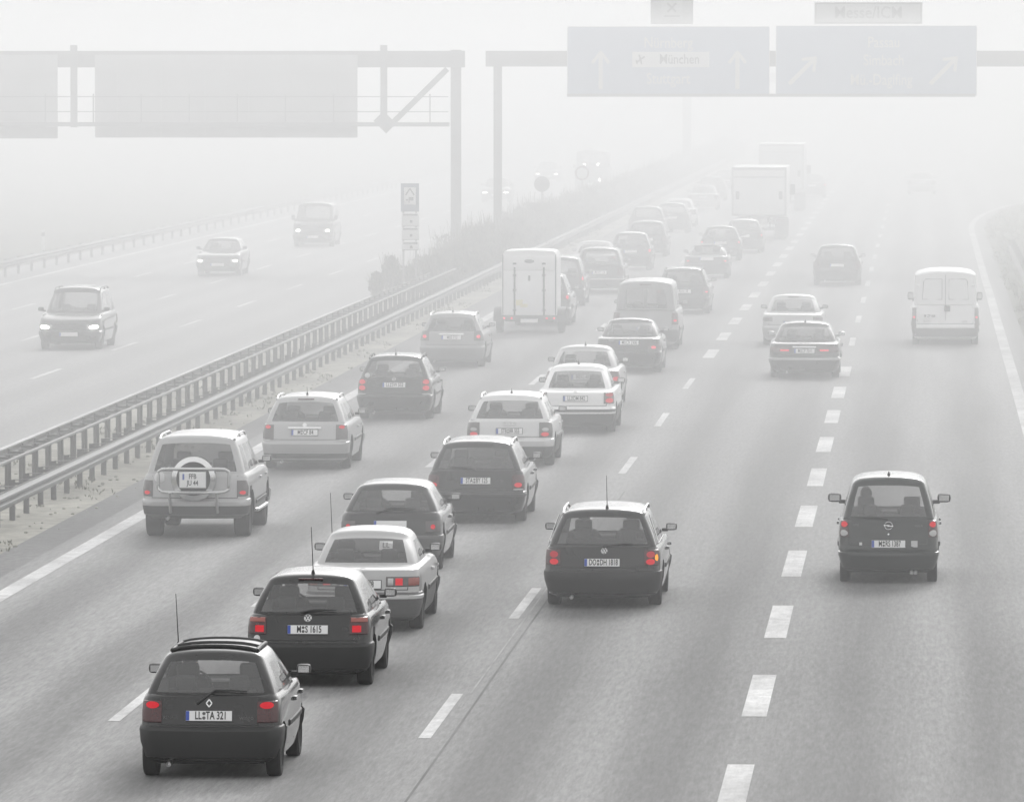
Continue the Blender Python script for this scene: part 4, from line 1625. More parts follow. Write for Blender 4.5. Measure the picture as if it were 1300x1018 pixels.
# ---- horse trailer
def horse_trailer(px, py):
    p = at(px, py)
    root = empty("horse_trailer", p)
    tag(root, "tall white horse trailer with rounded roof edge and black hinge bars", "trailer", OUT)
    w, z0, z1, l = 1.66, 0.48, 2.47, 3.3
    y0 = -0.9
    bm = bmesh.new()
    rows = []
    prof = [(0.0, 0.0), (0.02, 0.0), (0.04, -0.10), (0.09, -0.17), (0.2, -0.2)]
    for y, sx, top in ((y0 + 0.03, 1.0, 0.0), (y0 + 1.8, 1.0, 0.02), (y0 + l - 0.5, 0.97, 0.0), (y0 + l, 0.8, -0.35)):
        hw = w / 2 * sx
        zt = z1 + top
        ring_ = [(hw, z0), (hw, zt - 0.26), (hw - 0.015, zt - 0.12), (hw - 0.07, zt - 0.03), (hw - 0.16, zt), (0, zt + 0.03),
                 (-hw + 0.16, zt), (-hw + 0.07, zt - 0.03), (-hw + 0.015, zt - 0.12), (-hw, zt - 0.26), (-hw, z0)]
        rows.append([bm.verts.new((x, y, z)) for x, z in ring_])
    for a, b in zip(rows, rows[1:]):
        for k in range(len(a)):
            bm.faces.new((a[k], a[(k + 1) % len(a)], b[(k + 1) % len(b)], b[k]))
    bm.faces.new(rows[0])
    bm.faces.new(rows[-1])
    bmesh.ops.recalc_face_normals(bm, faces=bm.faces)
    link("body", bm, root, M["vanwhite"], 35)
    bm = bmesh.new()
    add_box(bm, (0, y0 - 0.005, 1.20), (w - 0.10, 0.05, 1.36), None, 0.012)
    link("loading_ramp", bm, root, M["vanwhite"], 40)
    bm = bmesh.new()
    add_box(bm, (0, y0 - 0.002, 2.11), (w - 0.10, 0.045, 0.42), None, 0.012)
    fl = link("upper_flap", bm, root, M["vanwhite"], 40)
    bm = bmesh.new()
    add_lathe(bm, [(0.0, -0.01), (0.085, -0.01), (0.1, 0.0), (0.0, 0.0)], 'Y', (0, 0, 0), 20)
    bmesh.ops.scale(bm, verts=bm.verts, vec=(1.5, 1, 0.55))
    o = link("badge", bm, fl, M["greyplastic"], 40)
    o.location = (0, y0 - 0.028, 2.17)
    bm = bmesh.new()
    add_box(bm, (0, y0 - 0.035, 1.66), (0.07, 0.02, 0.16), None, 0.01)
    link("handle", bm, root, M["greyplastic"], 40)
    bm = bmesh.new()
    add_box(bm, (0, y0 - 0.016, 0.47), (w + 0.02, 0.06, 0.16), None, 0.015)
    add_box(bm, (0, 0.4, 0.40), (w - 0.2, 2.4, 0.10), None, 0.02)
    add_box(bm, (0, l - 0.2, 0.46), (0.10, 1.5, 0.09), None, 0.01)
    for s_ in (-1, 1):
        add_box(bm, (s_ * 0.25, l - 0.6, 0.46), (0.06, 1.1, 0.08), Matrix.Rotation(R(s_ * 14), 3, 'Z'))
    link("chassis", bm, root, M["plastic"], 40)
    for s_ in (-1, 1):
        bm = bmesh.new()
        add_box(bm, (s_ * 0.44, y0 - 0.036, 1.24), (0.055, 0.02, 1.50), None, 0.006)
        for z in (0.7, 1.3, 1.75, 2.1):
            add_box(bm, (s_ * 0.44, y0 - 0.04, z), (0.11, 0.03, 0.045), None, 0.008)
        link("hinge_bar", bm, root, M["plastic"], 40)
        bm = bmesh.new()
        add_box(bm, (s_ * (w / 2 - 0.035), y0 - 0.03, 1.45), (0.028, 0.03, 1.85), None, 0.006)
        link("corner_trim", bm, root, M["greyplastic"], 40)
        bm = bmesh.new()
        add_box(bm, (s_ * (w / 2 - 0.20), y0 - 0.055, 0.46), (0.36, 0.03, 0.09), None, 0.008)
        tl = link("tail_light", bm, root, M["lens"], 40)
        for dx in (0.12, -0.10):
            b6 = bmesh.new()
            add_lathe(b6, [(0.0, -0.015), (0.03, -0.012), (0.035, 0.0), (0.0, 0.0)], 'Y', seg=12)
            lo = link("lamp", b6, tl, M["lit_far"], 40)
            lo.location = (s_ * (w / 2 - 0.20 + dx), y0 - 0.071, 0.46)
        bm = bmesh.new()
        P = [(s_ * (w / 2 + 0.12), -0.05 + 0.36 * 1.9 * math.cos(a), 0.36 + 0.40 * math.sin(a)) for a in [math.pi * i / 14 for i in range(15)]]
        vs = []
        for q in P:
            vs.append([bm.verts.new((q[0] + dx, q[1], q[2] + dz)) for dx, dz in ((-0.14, 0), (0.12, 0), (0.12, 0.02), (-0.14, 0.02))])
        for a, b in zip(vs, vs[1:]):
            for k in range(4):
                bm.faces.new((a[k], a[(k + 1) % 4], b[(k + 1) % 4], b[k]))
        bmesh.ops.recalc_face_normals(bm, faces=bm.faces)
        link("mudguard", bm, root, M["plastic"], 40)
        tm, rm = wheel_meshes(0.31, 0.18, 0)
        for y in (-0.36, 0.34):
            o = bpy.data.objects.new("wheel", tm)
            COL.objects.link(o)
            o.parent = root
            o.location = (s_ * (w / 2 + 0.10), y, 0.31)
            o.rotation_euler = (0.3, 0, 0 if s_ > 0 else R(180))
            q = bpy.data.objects.new("rim", rm)
            COL.objects.link(q)
            q.parent = o
    bm = bmesh.new()
    add_box(bm, (-0.30, y0 - 0.034, 0.93), (0.20, 0.004, 0.17))
    add_box(bm, (-0.16, y0 - 0.034, 0.84), (0.22, 0.004, 0.10))
    link("sticker", bm, root, mat("painted_reflection", (0.8, 0.74, 0.42), 0.4, var=0.1))  # flat pale patches standing in for a yellow-white reflection
    bm = bmesh.new()
    add_box(bm, (0, y0 - 0.055, 0.385), (0.52, 0.012, 0.11))
    link("license_plate", bm, root, M["plate"])


horse_trailer(674, 422)
car("estate_car", "dark car pulling the white horse trailer, only its right flank in view", "car", "estate", 682, 413, 1.80, "darkgrey", OUT, lod=1, X=-11.78,
    H=1.62, belt=1.0, lamp=(0.8, 1.0, 0.66, 0.96), lit=[(0.2, 0.8, 0.25, 0.6, "lit_far")])
car("people_carrier", "dark people carrier just ahead of the car with the horse trailer", "car", "mpv", 716, 388, 1.80, "darkgrey", OUT, lod=1, X=-12.22,
    H=1.66, lit=[(0.4, 0.8, 0.25, 0.6, "lit_far")], lamp=(0.72, 1.1, 0.70, 0.98))
car("offroader", "dark off-roader with a bright bumper bar in the left lane", "car", "suv", 762, 372, 1.76, "black", OUT, lod=1, H=1.62, belt=1.0, plate="M OP 118",
    bump_strip="chrome", lit=[(0.3, 0.5, 0.2, 0.4, "lens")])
car("sedan", "pale car with a wide back window beyond the dark off-roader", "car", "sedan", 755, 354, 1.74, "silver", OUT, lod=1, lit=[(0.3, 0.8, 0.1, 0.6, "lit_far")])
car("hatchback", "dark hatchback with sky glare painted on its roof in the left lane, right tail lamp lit", "car", "hatch", 801, 343, 1.70, "black", OUT, lod=1, roofmat="white", H=1.50,
    lit=[(0.4, 0.8, 0.25, 0.6, "lit_far")])  # roof colour whitened to imitate reflected sky
car("people_carrier", "dark boxy people carrier with a light roof edge in the left lane", "car", "mpv", 822, 326, 1.74, "black", OUT, lod=1, H=1.52, belt=0.92, lit=[(0.3, 0.5, 0.2, 0.4, "lens")])
car("estate_car", "faint dark estate just beyond the boxy people carrier", "car", "estate", 822, 302, 1.76, "black", OUT, lod=2, lit=[(0.3, 0.5, 0.2, 0.4, "lens")], H=1.48)
car("hatchback", "faint dark hatchback squeezed behind the faint white saloon", "car", "hatch", 853, 296, 1.74, "black", OUT, lod=2, lit=[(0.3, 0.5, 0.2, 0.4, "lens")], H=1.46)
car("hatchback", "ghostly small car at the vanishing end of the left lane, beside the two lorries", "car", "hatch", 922, 244, 1.72, "darkgrey", OUT, lod=2, lit=[(0.3, 0.5, 0.2, 0.4, "lens")])
car("sedan", "faint white saloon in the left lane with a dark flank", "car", "sedan", 862, 288, 1.78, "white", OUT, lod=2, lit=[(0.3, 0.5, 0.2, 0.4, "lens")])
car("sedan", "faint pale grey saloon, second last of the left lane", "car", "sedan", 893, 267, 1.76, "silver", OUT, lod=2, lit=[(0.3, 0.5, 0.2, 0.4, "lens")])
car("estate_car", "barely visible estate, last of the left lane", "car", "estate", 904, 255, 1.76, "grey", OUT, lod=2, lit=[(0.3, 0.5, 0.2, 0.4, "lens")])

# ---- right-hand lanes
c = car("estate_car", "black estate with silver roof rails, its right amber indicator flashing", "car", "estate", 768, 767, 1.76, "black", OUT,
        L=4.68, H=1.47, belt=0.915, lamp=(0.645, 0.875, 0.62, 0.88), lit=[(0.06, 0.44, 0.10, 0.62, "lit"), (0.50, 0.92, 0.12, 0.62, "lit_dim"), (0.30, 0.72, 0.62, 0.86, "amber")],
        round_lit=1, plate="DO DH 1818", plate_z=0.69, rails="brushed", antenna=(0.05, 0.62, 0.50), wiper=(0.0, 0.93, 0.2, 0.955, 0.45, 0.965), sq=0.6, bumper="plastic", bump_top=0.57)
badge(c, "roundel", 0.03, 0.86, 0.095)
person("driver seen through the back window of the black estate with the flashing indicator", c, -1)
person("front passenger in the black estate with the flashing indicator", c, 1)
for s_ in (-1, 1):
    b5 = bmesh.new()
    for dz in (0.0,):
        tb_ = c["base"]; tt_ = c["top"]
        P0 = [(s_ * (tb_["w"] + 0.004), tb_["yr"] + 0.42 + c["oy"], c["belt"] + 0.03), (s_ * (tt_["w"] + 0.012), tt_["yr"] + 0.36 + c["oy"], c["H"] - 0.11)]
        add_tube(b5, P0, 0.011, 6)
        add_tube(b5, [P0[0], (s_ * (tb_["w"] + 0.004), tb_["yr"] + 2.4 + c["oy"], c["belt"] + 0.03)], 0.011, 6)
    link("chrome_trim", b5, c["root"], M["chrome"], 60)

c = car("hatchback", "upright dark green hatchback with round tail lamps, alone in the right lane", "car", "mpv", 1128, 738, 1.58, "green_black", OUT,
        L=3.54, wb=2.36, ro=0.58, H=1.66, belt=0.99, wsb=0.72, wst=1.45, yrb=0.10, yrt=0.30, wt=0.71, wr=0.285, ww=0.165, seat_z=0.06,
        lamp=(0.72, 0.98, 0.62, 0.80), lit=[(0.60, 0.94, 0.05, 0.72, "lit"), (0.06, 0.44, 0.05, 0.78, "clear")], round_lit=1, plate="M RS 1387", plate_z=0.62, sq=0.6,
        mz=0.17, ms=1.25, antenna=(0.0, 0.55, 0.06), wiper=(0.0, 1.0, -0.15, 1.03, -0.40, 1.03), exhaust=[0.36, 0.42], bumper="green_black", mirror="plastic", bump_top=0.50)
AG = c
badge(c, "bolt", 0.0, 0.90, 0.13)
badge(c, "disc", 0.0, 0.77, 0.035, "lock")
badge(c, "square", 0.40, 0.62, 0.10, "sticker", "clear")
badge(c, "square", -0.43, 0.62, 0.045, "sticker", "sticker")
script_badge(c, "OPEL", -0.50, 0.91, 0.05, 0.9, "greyplastic")
script_badge(c, "AGILA", 0.46, 0.90, 0.055, 0.9, "greyplastic")
person("driver leaning to the left in the upright dark green hatchback", c, -1)

c = car("sedan", "black saloon with two long lit tail lamps right behind a silver saloon", "car", "sedan", 1022, 479, 1.84, "black", OUT,
        L=4.98, ro=1.15, H=1.42, lamp=(0.68, 0.82, 0.34, 0.90), lens="lens", round_lit=0, lit=[(0.25, 0.6, 0.1, 0.5, "lit_far")], plate="M CP 7011", plate_z=0.72, antenna=(0, 1.55, 0.08), wr=0.33,
        bump_strip="chrome", mirror="black")
badge(c, "star", 0.0, 0.90, 0.10)
badge(c, "bar", 0.0, 0.82, 0.60, "trim_bar", "chrome")
c = car("sedan", "silver saloon half hidden by the black saloon with long lit lamps", "car", "sedan", 1007, 438, 1.78, "silver", OUT,
        L=4.55, H=1.44, lamp=(0.72, 0.95, 0.58, 0.92), lens="smoke", lit=[(0.2, 0.4, 0.2, 0.5, "lens")], plate="FFB TT 9", plate_z=0.66, third=1)
badge(c, "rings", 0.0, 0.85, 0.09)
car("estate_car", "faint dark estate alone ahead in the right-centre lane", "car", "estate", 1063, 362, 1.78, "black", OUT, lod=1, lit=[(0.3, 0.6, 0.2, 0.5, "lens")], tint=1, H=1.5)
car("sedan", "barely visible car far off in the rightmost lane", "car", "sedan", 1170, 247, 1.80, "silver", OUT, lod=2, lit=[(0.3, 0.6, 0.2, 0.5, "lens")])

# ---- white panel van
c = car("delivery_van", "white windowless delivery van with dark upright tail lamps", "van", "van", 1200, 437, 1.96, "vanwhite", OUT,
        L=5.0, H=2.16, belt=1.15, wt=0.86, rear_rows=None, lamp=(0.45, 1.08, 0.84, 1.02), lens="smoke", lit=[(0.52, 0.62, 0.1, 0.5, "lit_far")], has_plate=False,
        bumper="greyplastic", bigmirror=1, hatch_w=0.80, wr=0.33, bump_top=0.50)
oy = c["oy"]
b5 = bmesh.new()
add_box(b5, (0, 0.055 + oy, 1.38), (0.012, 0.03, 1.30))
link("door_seam", b5, c["root"], M["greyplastic"], 40)
for s_ in (-1, 1):
    b5 = bmesh.new()
    x0, x1, zz0, zz1 = 0.10, 0.66, 1.32, 1.90
    P = [(s_ * x, sh_hit(c["sh"], c["gr"], x, z)[0] + oy, z) for x, z in ((x0, zz0), (x1, zz0), (x1 - 0.03, zz1 - 0.06), (x1 - 0.09, zz1), (x0, zz1), (x0, zz0))]
    add_tube(b5, P, 0.009, 6)
    link("panel_frame", b5, c["root"], M["greyplastic"], 40)
for s_ in (-1, 1):
    for z in (0.66, 1.10, 1.72):
        b5 = bmesh.new()
        add_box(b5, (s_ * 0.80, sh_hit(c["sh"], c["gr"], 0.8, z)[0] + oy - 0.01, z), (0.10, 0.04, 0.06), None, 0.01)
        link("hinge", b5, c["root"], M["vanwhite"], 40)
b5 = bmesh.new()
h_ = sh_hit(c["sh"], c["gr"], 0, 1.07)[0]
add_box(b5, (0.05, h_ + oy - 0.015, 1.06), (0.17, 0.05, 0.16), None, 0.02)
link("door_handle", b5, c["root"], M["plastic"], 40)
b5 = bmesh.new()
add_box(b5, (-0.45, h_ + oy - 0.015, 0.84), (0.54, 0.04, 0.14), None, 0.008)
po = link("license_plate", b5, c["root"], [M["plate"]])
add_text("plate_lettering", "M ZP 464", 0.12, (-0.45, h_ + oy - 0.037, 0.84), po, M["ink"], 0.66, 0.002)
script_badge(c, "DUCATO", -0.50, 0.69, 0.075, 0.9, "greyplastic")
script_badge(c, "2.3 JTD", 0.52, 0.68, 0.075, 0.9, "greyplastic")


# ---- trucks
def box_truck(label, px, py, w, ztop, zbox, length, paint, X=None, detail=True):
    p = at(px, py)
    if X is not None:
        p.x = X
    root = empty("box_truck", p)
    tag(root, label, "truck", OUT)
    y0 = -1.6
    bm = bmesh.new()
    add_box(bm, (0, y0 + length / 2, (zbox + ztop) / 2), (w, length, ztop - zbox), None, 0.03)
    link("cargo_box", bm, root, M[paint], 40)
    bm = bmesh.new()
    for x in (-w / 2 + 0.05, w / 2 - 0.05):
        add_box(bm, (x, y0 - 0.02, (zbox + ztop) / 2), (0.09, 0.05, ztop - zbox - 0.02), None, 0.01)
    add_box(bm, (0, y0 - 0.022, ztop - 0.07), (w - 0.2, 0.05, 0.12), None, 0.01)
    add_box(bm, (0, y0 - 0.022, ztop - 0.47), (w - 0.2, 0.045, 0.05), None, 0.01)
    add_box(bm, (0, y0 - 0.022, zbox + 0.05), (w - 0.2, 0.05, 0.09), None, 0.01)
    link("door_frame", bm, root, M["silver"], 40)
    for s_ in (-1, 1):
        bm = bmesh.new()
        add_box(bm, (s_ * w * 0.228, y0 - 0.012, (zbox + ztop) / 2 - 0.2), (w * 0.43, 0.03, ztop - zbox - 0.68), None, 0.01)
        add_tube(bm, [(s_ * 0.12, y0 - 0.05, zbox + 0.12), (s_ * 0.12, y0 - 0.05, ztop - 0.55)], 0.018, 6)
        link("door", bm, root, M[paint], 40)
        bm = bmesh.new()
        add_box(bm, (s_ * (w / 2 - 0.28), y0 - 0.02, zbox + 0.95), (0.16, 0.03, 0.36), None, 0.01)
        link("marker_plate", bm, root, M["greyplastic"], 40)
        bm = bmesh.new()
        add_box(bm, (s_ * (w / 2 - 0.28), y0 + 0.1, zbox - 0.22), (0.42, 0.08, 0.14), None, 0.015)
        tl = link("tail_light", bm, root, M["lens"], 40)
        tm, rm = wheel_meshes(0.46, 0.52, 1)
        for y in (0.0, length - 2.4):
            o = bpy.data.objects.new("wheel", tm)
            COL.objects.link(o)
            o.parent = root
            o.location = (s_ * (w / 2 - 0.30), y, 0.46)
            o.rotation_euler = (0.2, 0, 0 if s_ > 0 else R(180))
            q = bpy.data.objects.new("rim", rm)
            COL.objects.link(q)
            q.parent = o
        bm = bmesh.new()
        add_box(bm, (s_ * (w / 2 - 0.30), -0.62, 0.48), (0.52, 0.02, 0.62))
        link("mud_flap", bm, root, M["rubber"])
        bm = bmesh.new()
        add_box(bm, (s_ * (w / 2 + 0.12), length - 1.0, 2.2), (0.24, 0.12, 0.5), None, 0.04)
        link("wing_mirror", bm, root, M["plastic"], 40)
    bm = bmesh.new()
    add_box(bm, (0, y0 + 0.12, 0.55), (w - 0.15, 0.08, 0.14), None, 0.01)
    for s_ in (-1, 1):
        add_box(bm, (s_ * 0.5, y0 + 0.25, 0.75), (0.08, 0.2, 0.45))
        add_box(bm, (s_ * 0.42, y0 + length / 2, zbox - 0.18), (0.10, length, 0.24))
    add_box(bm, (0, 0.0, 0.50), (w - 1.0, 0.16, 0.16))
    link("chassis", bm, root, M["under"])
    bm = bmesh.new()
    add_box(bm, (0, length - 0.55, 1.55), (w - 0.2, 1.7, 2.0), None, 0.12)
    link("cab", bm, root, M[paint], 40)
    bm = bmesh.new()
    add_box(bm, (0.35, y0 + 0.07, zbox - 0.22), (0.52, 0.02, 0.11))
    link("license_plate", bm, root, M["plate"])


box_truck("large white box truck with a framed back in the middle queue", 960, 304, 2.55, 3.38, 1.12, 7.5, "vanwhite", X=-7.62)
box_truck("faint grey truck beyond the white box truck, taller in the fog", 1000, 268, 2.5, 3.75, 1.15, 8.5, "lightsilver", X=-7.9)

# ---- oncoming traffic
car("people_carrier", "oncoming dark people carrier, nearest to the median, headlamps on", "car", "mpv", 92, 443, 1.81, "black", ONC, True,
    L=4.63, H=1.73, belt=1.0, hlamp=(0.65, 0.84, 0.50, 0.84), rails="plastic", ro=0.95, hl_in=0.10, hood=0.24, wsb=1.05, wst=1.95)
car("estate_car", "oncoming dark estate in the second lane, lamps glaring", "car", "estate", 279, 350, 1.72, "black", ONC, True,
    H=1.42, hlamp=(0.58, 0.76, 0.50, 0.80), roofmat="white", wsb=1.45, wst=2.2, hood=0.22)  # white roofmat paints the sky's reflection onto a dark car
c = car("transporter", "oncoming dark van with a mirror arm, far up the second lane", "van", "van", 399, 313, 1.84, "black", ONC, True,
        H=1.95, belt=1.15, hlamp=(0.72, 0.92, 0.48, 0.78), bigmirror=1, wsb=0.9, wst=1.5, hood=0.22, wt=0.82)
car("sedan", "oncoming faint car right behind the slim gantry post", "car", "sedan", 630, 257, 1.76, "black", ONC, True, lod=1, hlamp=(0.58, 0.74, 0.42, 0.76), hl_in=0.08)
car("hatchback", "oncoming faint car above the plain round sign", "car", "hatch", 695, 232, 1.74, "black", ONC, True, lod=1, hlamp=(0.58, 0.74, 0.42, 0.80), hl_in=0.08)
c = car("lorry", "oncoming tall pale lorry with high lamps beside the ringed round sign", "truck", "van", 752, 242, 2.2, "grey", ONC, True, lod=1,
        L=6.0, wb=3.5, H=2.6, belt=1.45, hlamp=(1.62, 1.80, 0.24, 0.56), bigmirror=1, wt=0.9, wsb=0.3, wst=0.6, hood=0.05)
b5 = bmesh.new()
add_lathe(b5, [(0.0, 0.03), (0.09, 0.02), (0.1, 0.0), (0.0, 0.0)], 'Y', (0, 0, 0), 14)
o = link("fog_lamp", b5, c["root"], M["head"], 40)
fh, fn = c["front"](-0.55, 0.7)
o.location = fh + Vector((0, c["oy"] + 0.03, 0))

# ---------------------------------------------------------------- gantries and signs
def T_(v, y):
    return at_y(v[0], v[1], y)


def beam_between(bm, a, b, w, d_, mi=0):
    a, b = Vector(a), Vector(b)
    t = b - a
    rot = t.to_track_quat('X', 'Z').to_matrix()
    add_box(bm, (a + b) / 2, (t.length, d_, w), rot, 0.0, mi)


YG1, YG2 = 279.0, 285.0
root = empty("sign_gantry", at_y(579, 300, YG1).xy.to_3d())
tag(root, "grey gantry over the oncoming road showing the backs of two wide sign panels", "sign gantry")
org = root.location.copy()
bm = bmesh.new()
p1 = at_y(579, 62, YG1)
add_box(bm, (0, 0, p1.z / 2 - 0.2), (0.40, 0.40, p1.z + 0.3), None, 0.02)
link("post", bm, root, M["steelgrey"], 40)
bm = bmesh.new()
add_box(bm, (-25.7, 0, p1.z / 2 - 0.2), (0.40, 0.40, p1.z + 0.3), None, 0.02)
link("post", bm, root, M["steelgrey"], 40)
zt, zb = at_y(500, 65, YG1).z, at_y(500, 86, YG1).z
xr = at_y(590, 70, YG1).x - org.x
bm = bmesh.new()
add_box(bm, ((xr - 26) / 2, 0, (zt + zb) / 2 + 0.003), (xr + 26, 0.55, zt - zb), None, 0.02)
link("crossbeam", bm, root, M["steelgrey"], 40)
for (xa, xb, ya_, yb2) in ((122, 455, 70, 175), (-330, 75, 70, 176)):
    a, b = at_y(xa, ya_, YG1), at_y(xb, yb2, YG1)
    bm = bmesh.new()
    add_box(bm, ((a.x + b.x) / 2 - org.x, -0.42, (a.z + b.z) / 2), (b.x - a.x, 0.08, a.z - b.z), None, 0.02)
    pn = link("sign_panel", bm, root, M["signback"], 40)
    bm = bmesh.new()
    nst = 6
    for q in range(nst):
        add_box(bm, ((a.x + (b.x - a.x) * (q + 0.5) / nst) - org.x, -0.49, (a.z + b.z) / 2), (0.08, 0.06, (a.z - b.z) - 0.1))
    for f_ in (0.2, 0.5, 0.8):
        add_box(bm, ((a.x + b.x) / 2 - org.x, -0.535, b.z + (a.z - b.z) * f_), (b.x - a.x - 0.1, 0.03, 0.06))
    link("stiffener", bm, pn, M["signback"])
bm = bmesh.new()
wz = at_y(500, 158, YG1).z
xe = at_y(572, 158, YG1).x - org.x
add_box(bm, ((xe - 26) / 2, -0.95, wz), (xe + 26, 0.8, 0.16))
link("walkway", bm, root, M["steelgrey"])
bm = bmesh.new()
for q, py in enumerate((123, 142)):
    z_ = at_y(500, py, YG1).z
    add_tube(bm, [(-26, -1.35, z_), (xe, -1.35, z_)], 0.022, 6)
for k in range(14):
    add_box(bm, (xe - 0.72 - k * 1.9, -1.35, wz + 0.6), (0.05, 0.05, 1.2))
link("railing", bm, root, M["steelgrey"])
for pxs in (488, 95, -140):
    bm = bmesh.new()
    x_ = at_y(pxs, 100, YG1).x - org.x
    add_box(bm, (x_, -0.30, (wz + zt) / 2 + 0.05), (0.27, 0.12, zt - wz + 0.35))
    if pxs == 488:
        add_box(bm, (at_y(489, 160, YG1).x - org.x, -0.18, wz + 0.08), (0.7, 0.14, 0.55), Matrix.Rotation(R(45), 3, 'Y'))
    link("hanger", bm, root, M["steelgrey"])
bm = bmesh.new()
beam_between(bm, (at_y(492, 163, YG1).x - org.x, -0.12, at_y(492, 163, YG1).z), (at_y(568, 88, YG1).x - org.x, -0.12, at_y(568, 88, YG1).z), 0.22, 0.12)
link("brace", bm, root, M["steelgrey"])

root = empty("sign_gantry", at_y(632, 300, YG2).xy.to_3d())
tag(root, "pale gantry over the outbound lanes carrying two blue direction signs", "sign gantry")
org = root.location.copy()
bm = bmesh.new()
p1 = at_y(632, 66, YG2)
add_box(bm, (0, 0, p1.z / 2 - 0.2), (0.33, 0.35, p1.z + 0.3), None, 0.02)
link("post", bm, root, M["steelgrey"], 40)
bm = bmesh.new()
xl = at_y(617, 70, YG2).x - org.x
zt, zb = at_y(700, 65, YG2).z, at_y(700, 85, YG2).z
add_box(bm, ((xl + 26) / 2, 0.0, (zt + zb) / 2 + 0.003), (26 - xl, 0.5, zt - zb), None, 0.02)
link("crossbeam", bm, root, M["steelgrey"], 40)
bm = bmesh.new()
add_box(bm, (25.0, 0, 4.2), (0.33, 0.35, 8.6), None, 0.02)
link("post", bm, root, M["steelgrey"], 40)
YS = YG2 - 0.45


def sign_panel(nm, xa, xb, ya_, yb2, mface, border=0.10, parent=None, back=0.0):
    a, b = at_y(xa, ya_, YS - back), at_y(xb, yb2, YS - back)
    cx, cz = (a.x + b.x) / 2, (a.z + b.z) / 2
    w_, h_ = b.x - a.x, a.z - b.z
    bm = bmesh.new()
    add_box(bm, (0, 0, 0), (w_, 0.08, h_), None, 0.02, 1)
    add_box(bm, (0, -0.042, 0), (w_ - border, 0.008, h_ - border), None, 0.0, 0)
    o = link(nm, bm, root, [M[mface], M["signwhite"]], 40)
    o.location = (cx - org.x, YS - back - org.y, cz)
    return o, w_, h_


s1, w1, h1 = sign_panel("sign_panel", 720, 977, 34, 122, "signblue")
s2, w2, h2 = sign_panel("sign_panel", 985, 1240, 33, 122, "signblue")
add_text("sign_lettering", "Nürnberg", 0.62, (0, -0.05, 0.72), s1, M["signtext"], 0.8, 0.006)
bm = bmesh.new()
add_box(bm, (0.1, -0.05, 0.06), (3.1, 0.008, 0.62))
wp = link("sign_plate", bm, s1, M["signwhite"])
add_text("sign_lettering", "München", 0.55, (0.45, -0.06, 0.06), wp, M["signblack"], 0.8, 0.006)
bm = bmesh.new()   # aircraft pictogram
for (cx, cz, sx, sz, an) in ((0, 0, 0.42, 0.07, 35), (0.0, 0.0, 0.07, 0.40, 15), (-0.15, -0.10, 0.05, 0.18, 15)):
    add_box(bm, (cx - 1.12, -0.058, cz + 0.06), (sx, 0.008, sz), Matrix.Rotation(R(-an), 3, 'Y'))
link("plane_symbol", bm, wp, M["signblack"])
add_text("sign_lettering", "Stuttgart", 0.62, (0.0, -0.05, -0.72), s1, M["signtext"], 0.8, 0.006)
add_text("sign_lettering", "Passau", 0.62, (0.3, -0.05, 0.72), s2, M["signtext"], 0.8, 0.006)
add_text("sign_lettering", "Simbach", 0.62, (0.3, -0.05, 0.0), s2, M["signtext"], 0.8, 0.006)
add_text("sign_lettering", "Mü.-Daglfing", 0.62, (0.2, -0.05, -0.78), s2, M["signtext"], 0.8, 0.006)


def arrow(par, x, z, ang, ln=1.45):
    bm = bmesh.new()
    rot = Matrix.Rotation(R(ang), 3, 'Y')
    add_box(bm, (0, 0, -0.1), (0.17, 0.008, ln))
    for s_ in (-1, 1):
        add_box(bm, (s_ * 0.16, 0, ln / 2 - 0.28), (0.13, 0.0075, 0.58), Matrix.Rotation(R(-s_ * 38), 3, 'Y'))
    bmesh.ops.rotate(bm, verts=bm.verts, cent=(0, 0, 0), matrix=rot)
    o = link("arrow", bm, par, M["signtext"])
    o.location = (x, -0.052, z)


arrow(s1, -2.72, -0.3, 0)
arrow(s1, 2.78, -0.3, 0)
arrow(s2, -2.9, -0.35, 45)
arrow(s2, 2.75, -0.35, 45)
s3, w3, h3 = sign_panel("route_plaque", 826, 880, -3, 31, "signpale", 0.06)
bm = bmesh.new()
add_box(bm, (0, -0.052, 0.08), (0.85, 0.008, 0.8))
wp = link("sign_plate", bm, s3, M["signwhite"])
bm = bmesh.new()   # motorway interchange symbol
for an in (45, -45):
    add_box(bm, (0, -0.058 - an * 1e-5, 0.12), (0.08, 0.008, 0.5), Matrix.Rotation(R(an), 3, 'Y'))
add_box(bm, (0, -0.058, -0.22), (0.65, 0.008, 0.07))
link("interchange_symbol", bm, wp, M["paleink"])
s4, w4, h4 = sign_panel("destination_plaque", 1034, 1171, 3, 31, "signwhite", 0.02)
bm = bmesh.new()
for (cx, cz, sx, sz) in ((0, h4 / 2 - 0.06, w4 - 0.08, 0.035), (0, -h4 / 2 + 0.06, w4 - 0.08, 0.035), (w4 / 2 - 0.06, 0, 0.035, h4 - 0.16), (-w4 / 2 + 0.06, 0, 0.035, h4 - 0.16)):
    add_box(bm, (cx, -0.049, cz), (sx, 0.008, sz))
link("plaque_border", bm, s4, M["paleink"])
add_text("sign_lettering", "Messe/ICM", 0.66, (0, -0.052, 0), s4, M["paleink"], 0.92, 0.008)
bm = bmesh.new()
a, b = at_y(722, 118, YG2), at_y(1238, 118, YG2)
add_box(bm, ((a.x + b.x) / 2 - org.x, -1.0, a.z - 0.10), (b.x - a.x, 0.7, 0.12))
link("walkway", bm, root, M["steelgrey"])
for pxs in (760, 935, 1025, 1200):
    bm = bmesh.new()
    x_ = at_y(pxs, 100, YG2).x - org.x
    add_box(bm, (x_, -0.32, s1.location.z), (0.16, 0.12, 2.5))
    link("hanger", bm, root, M["steelgrey"])

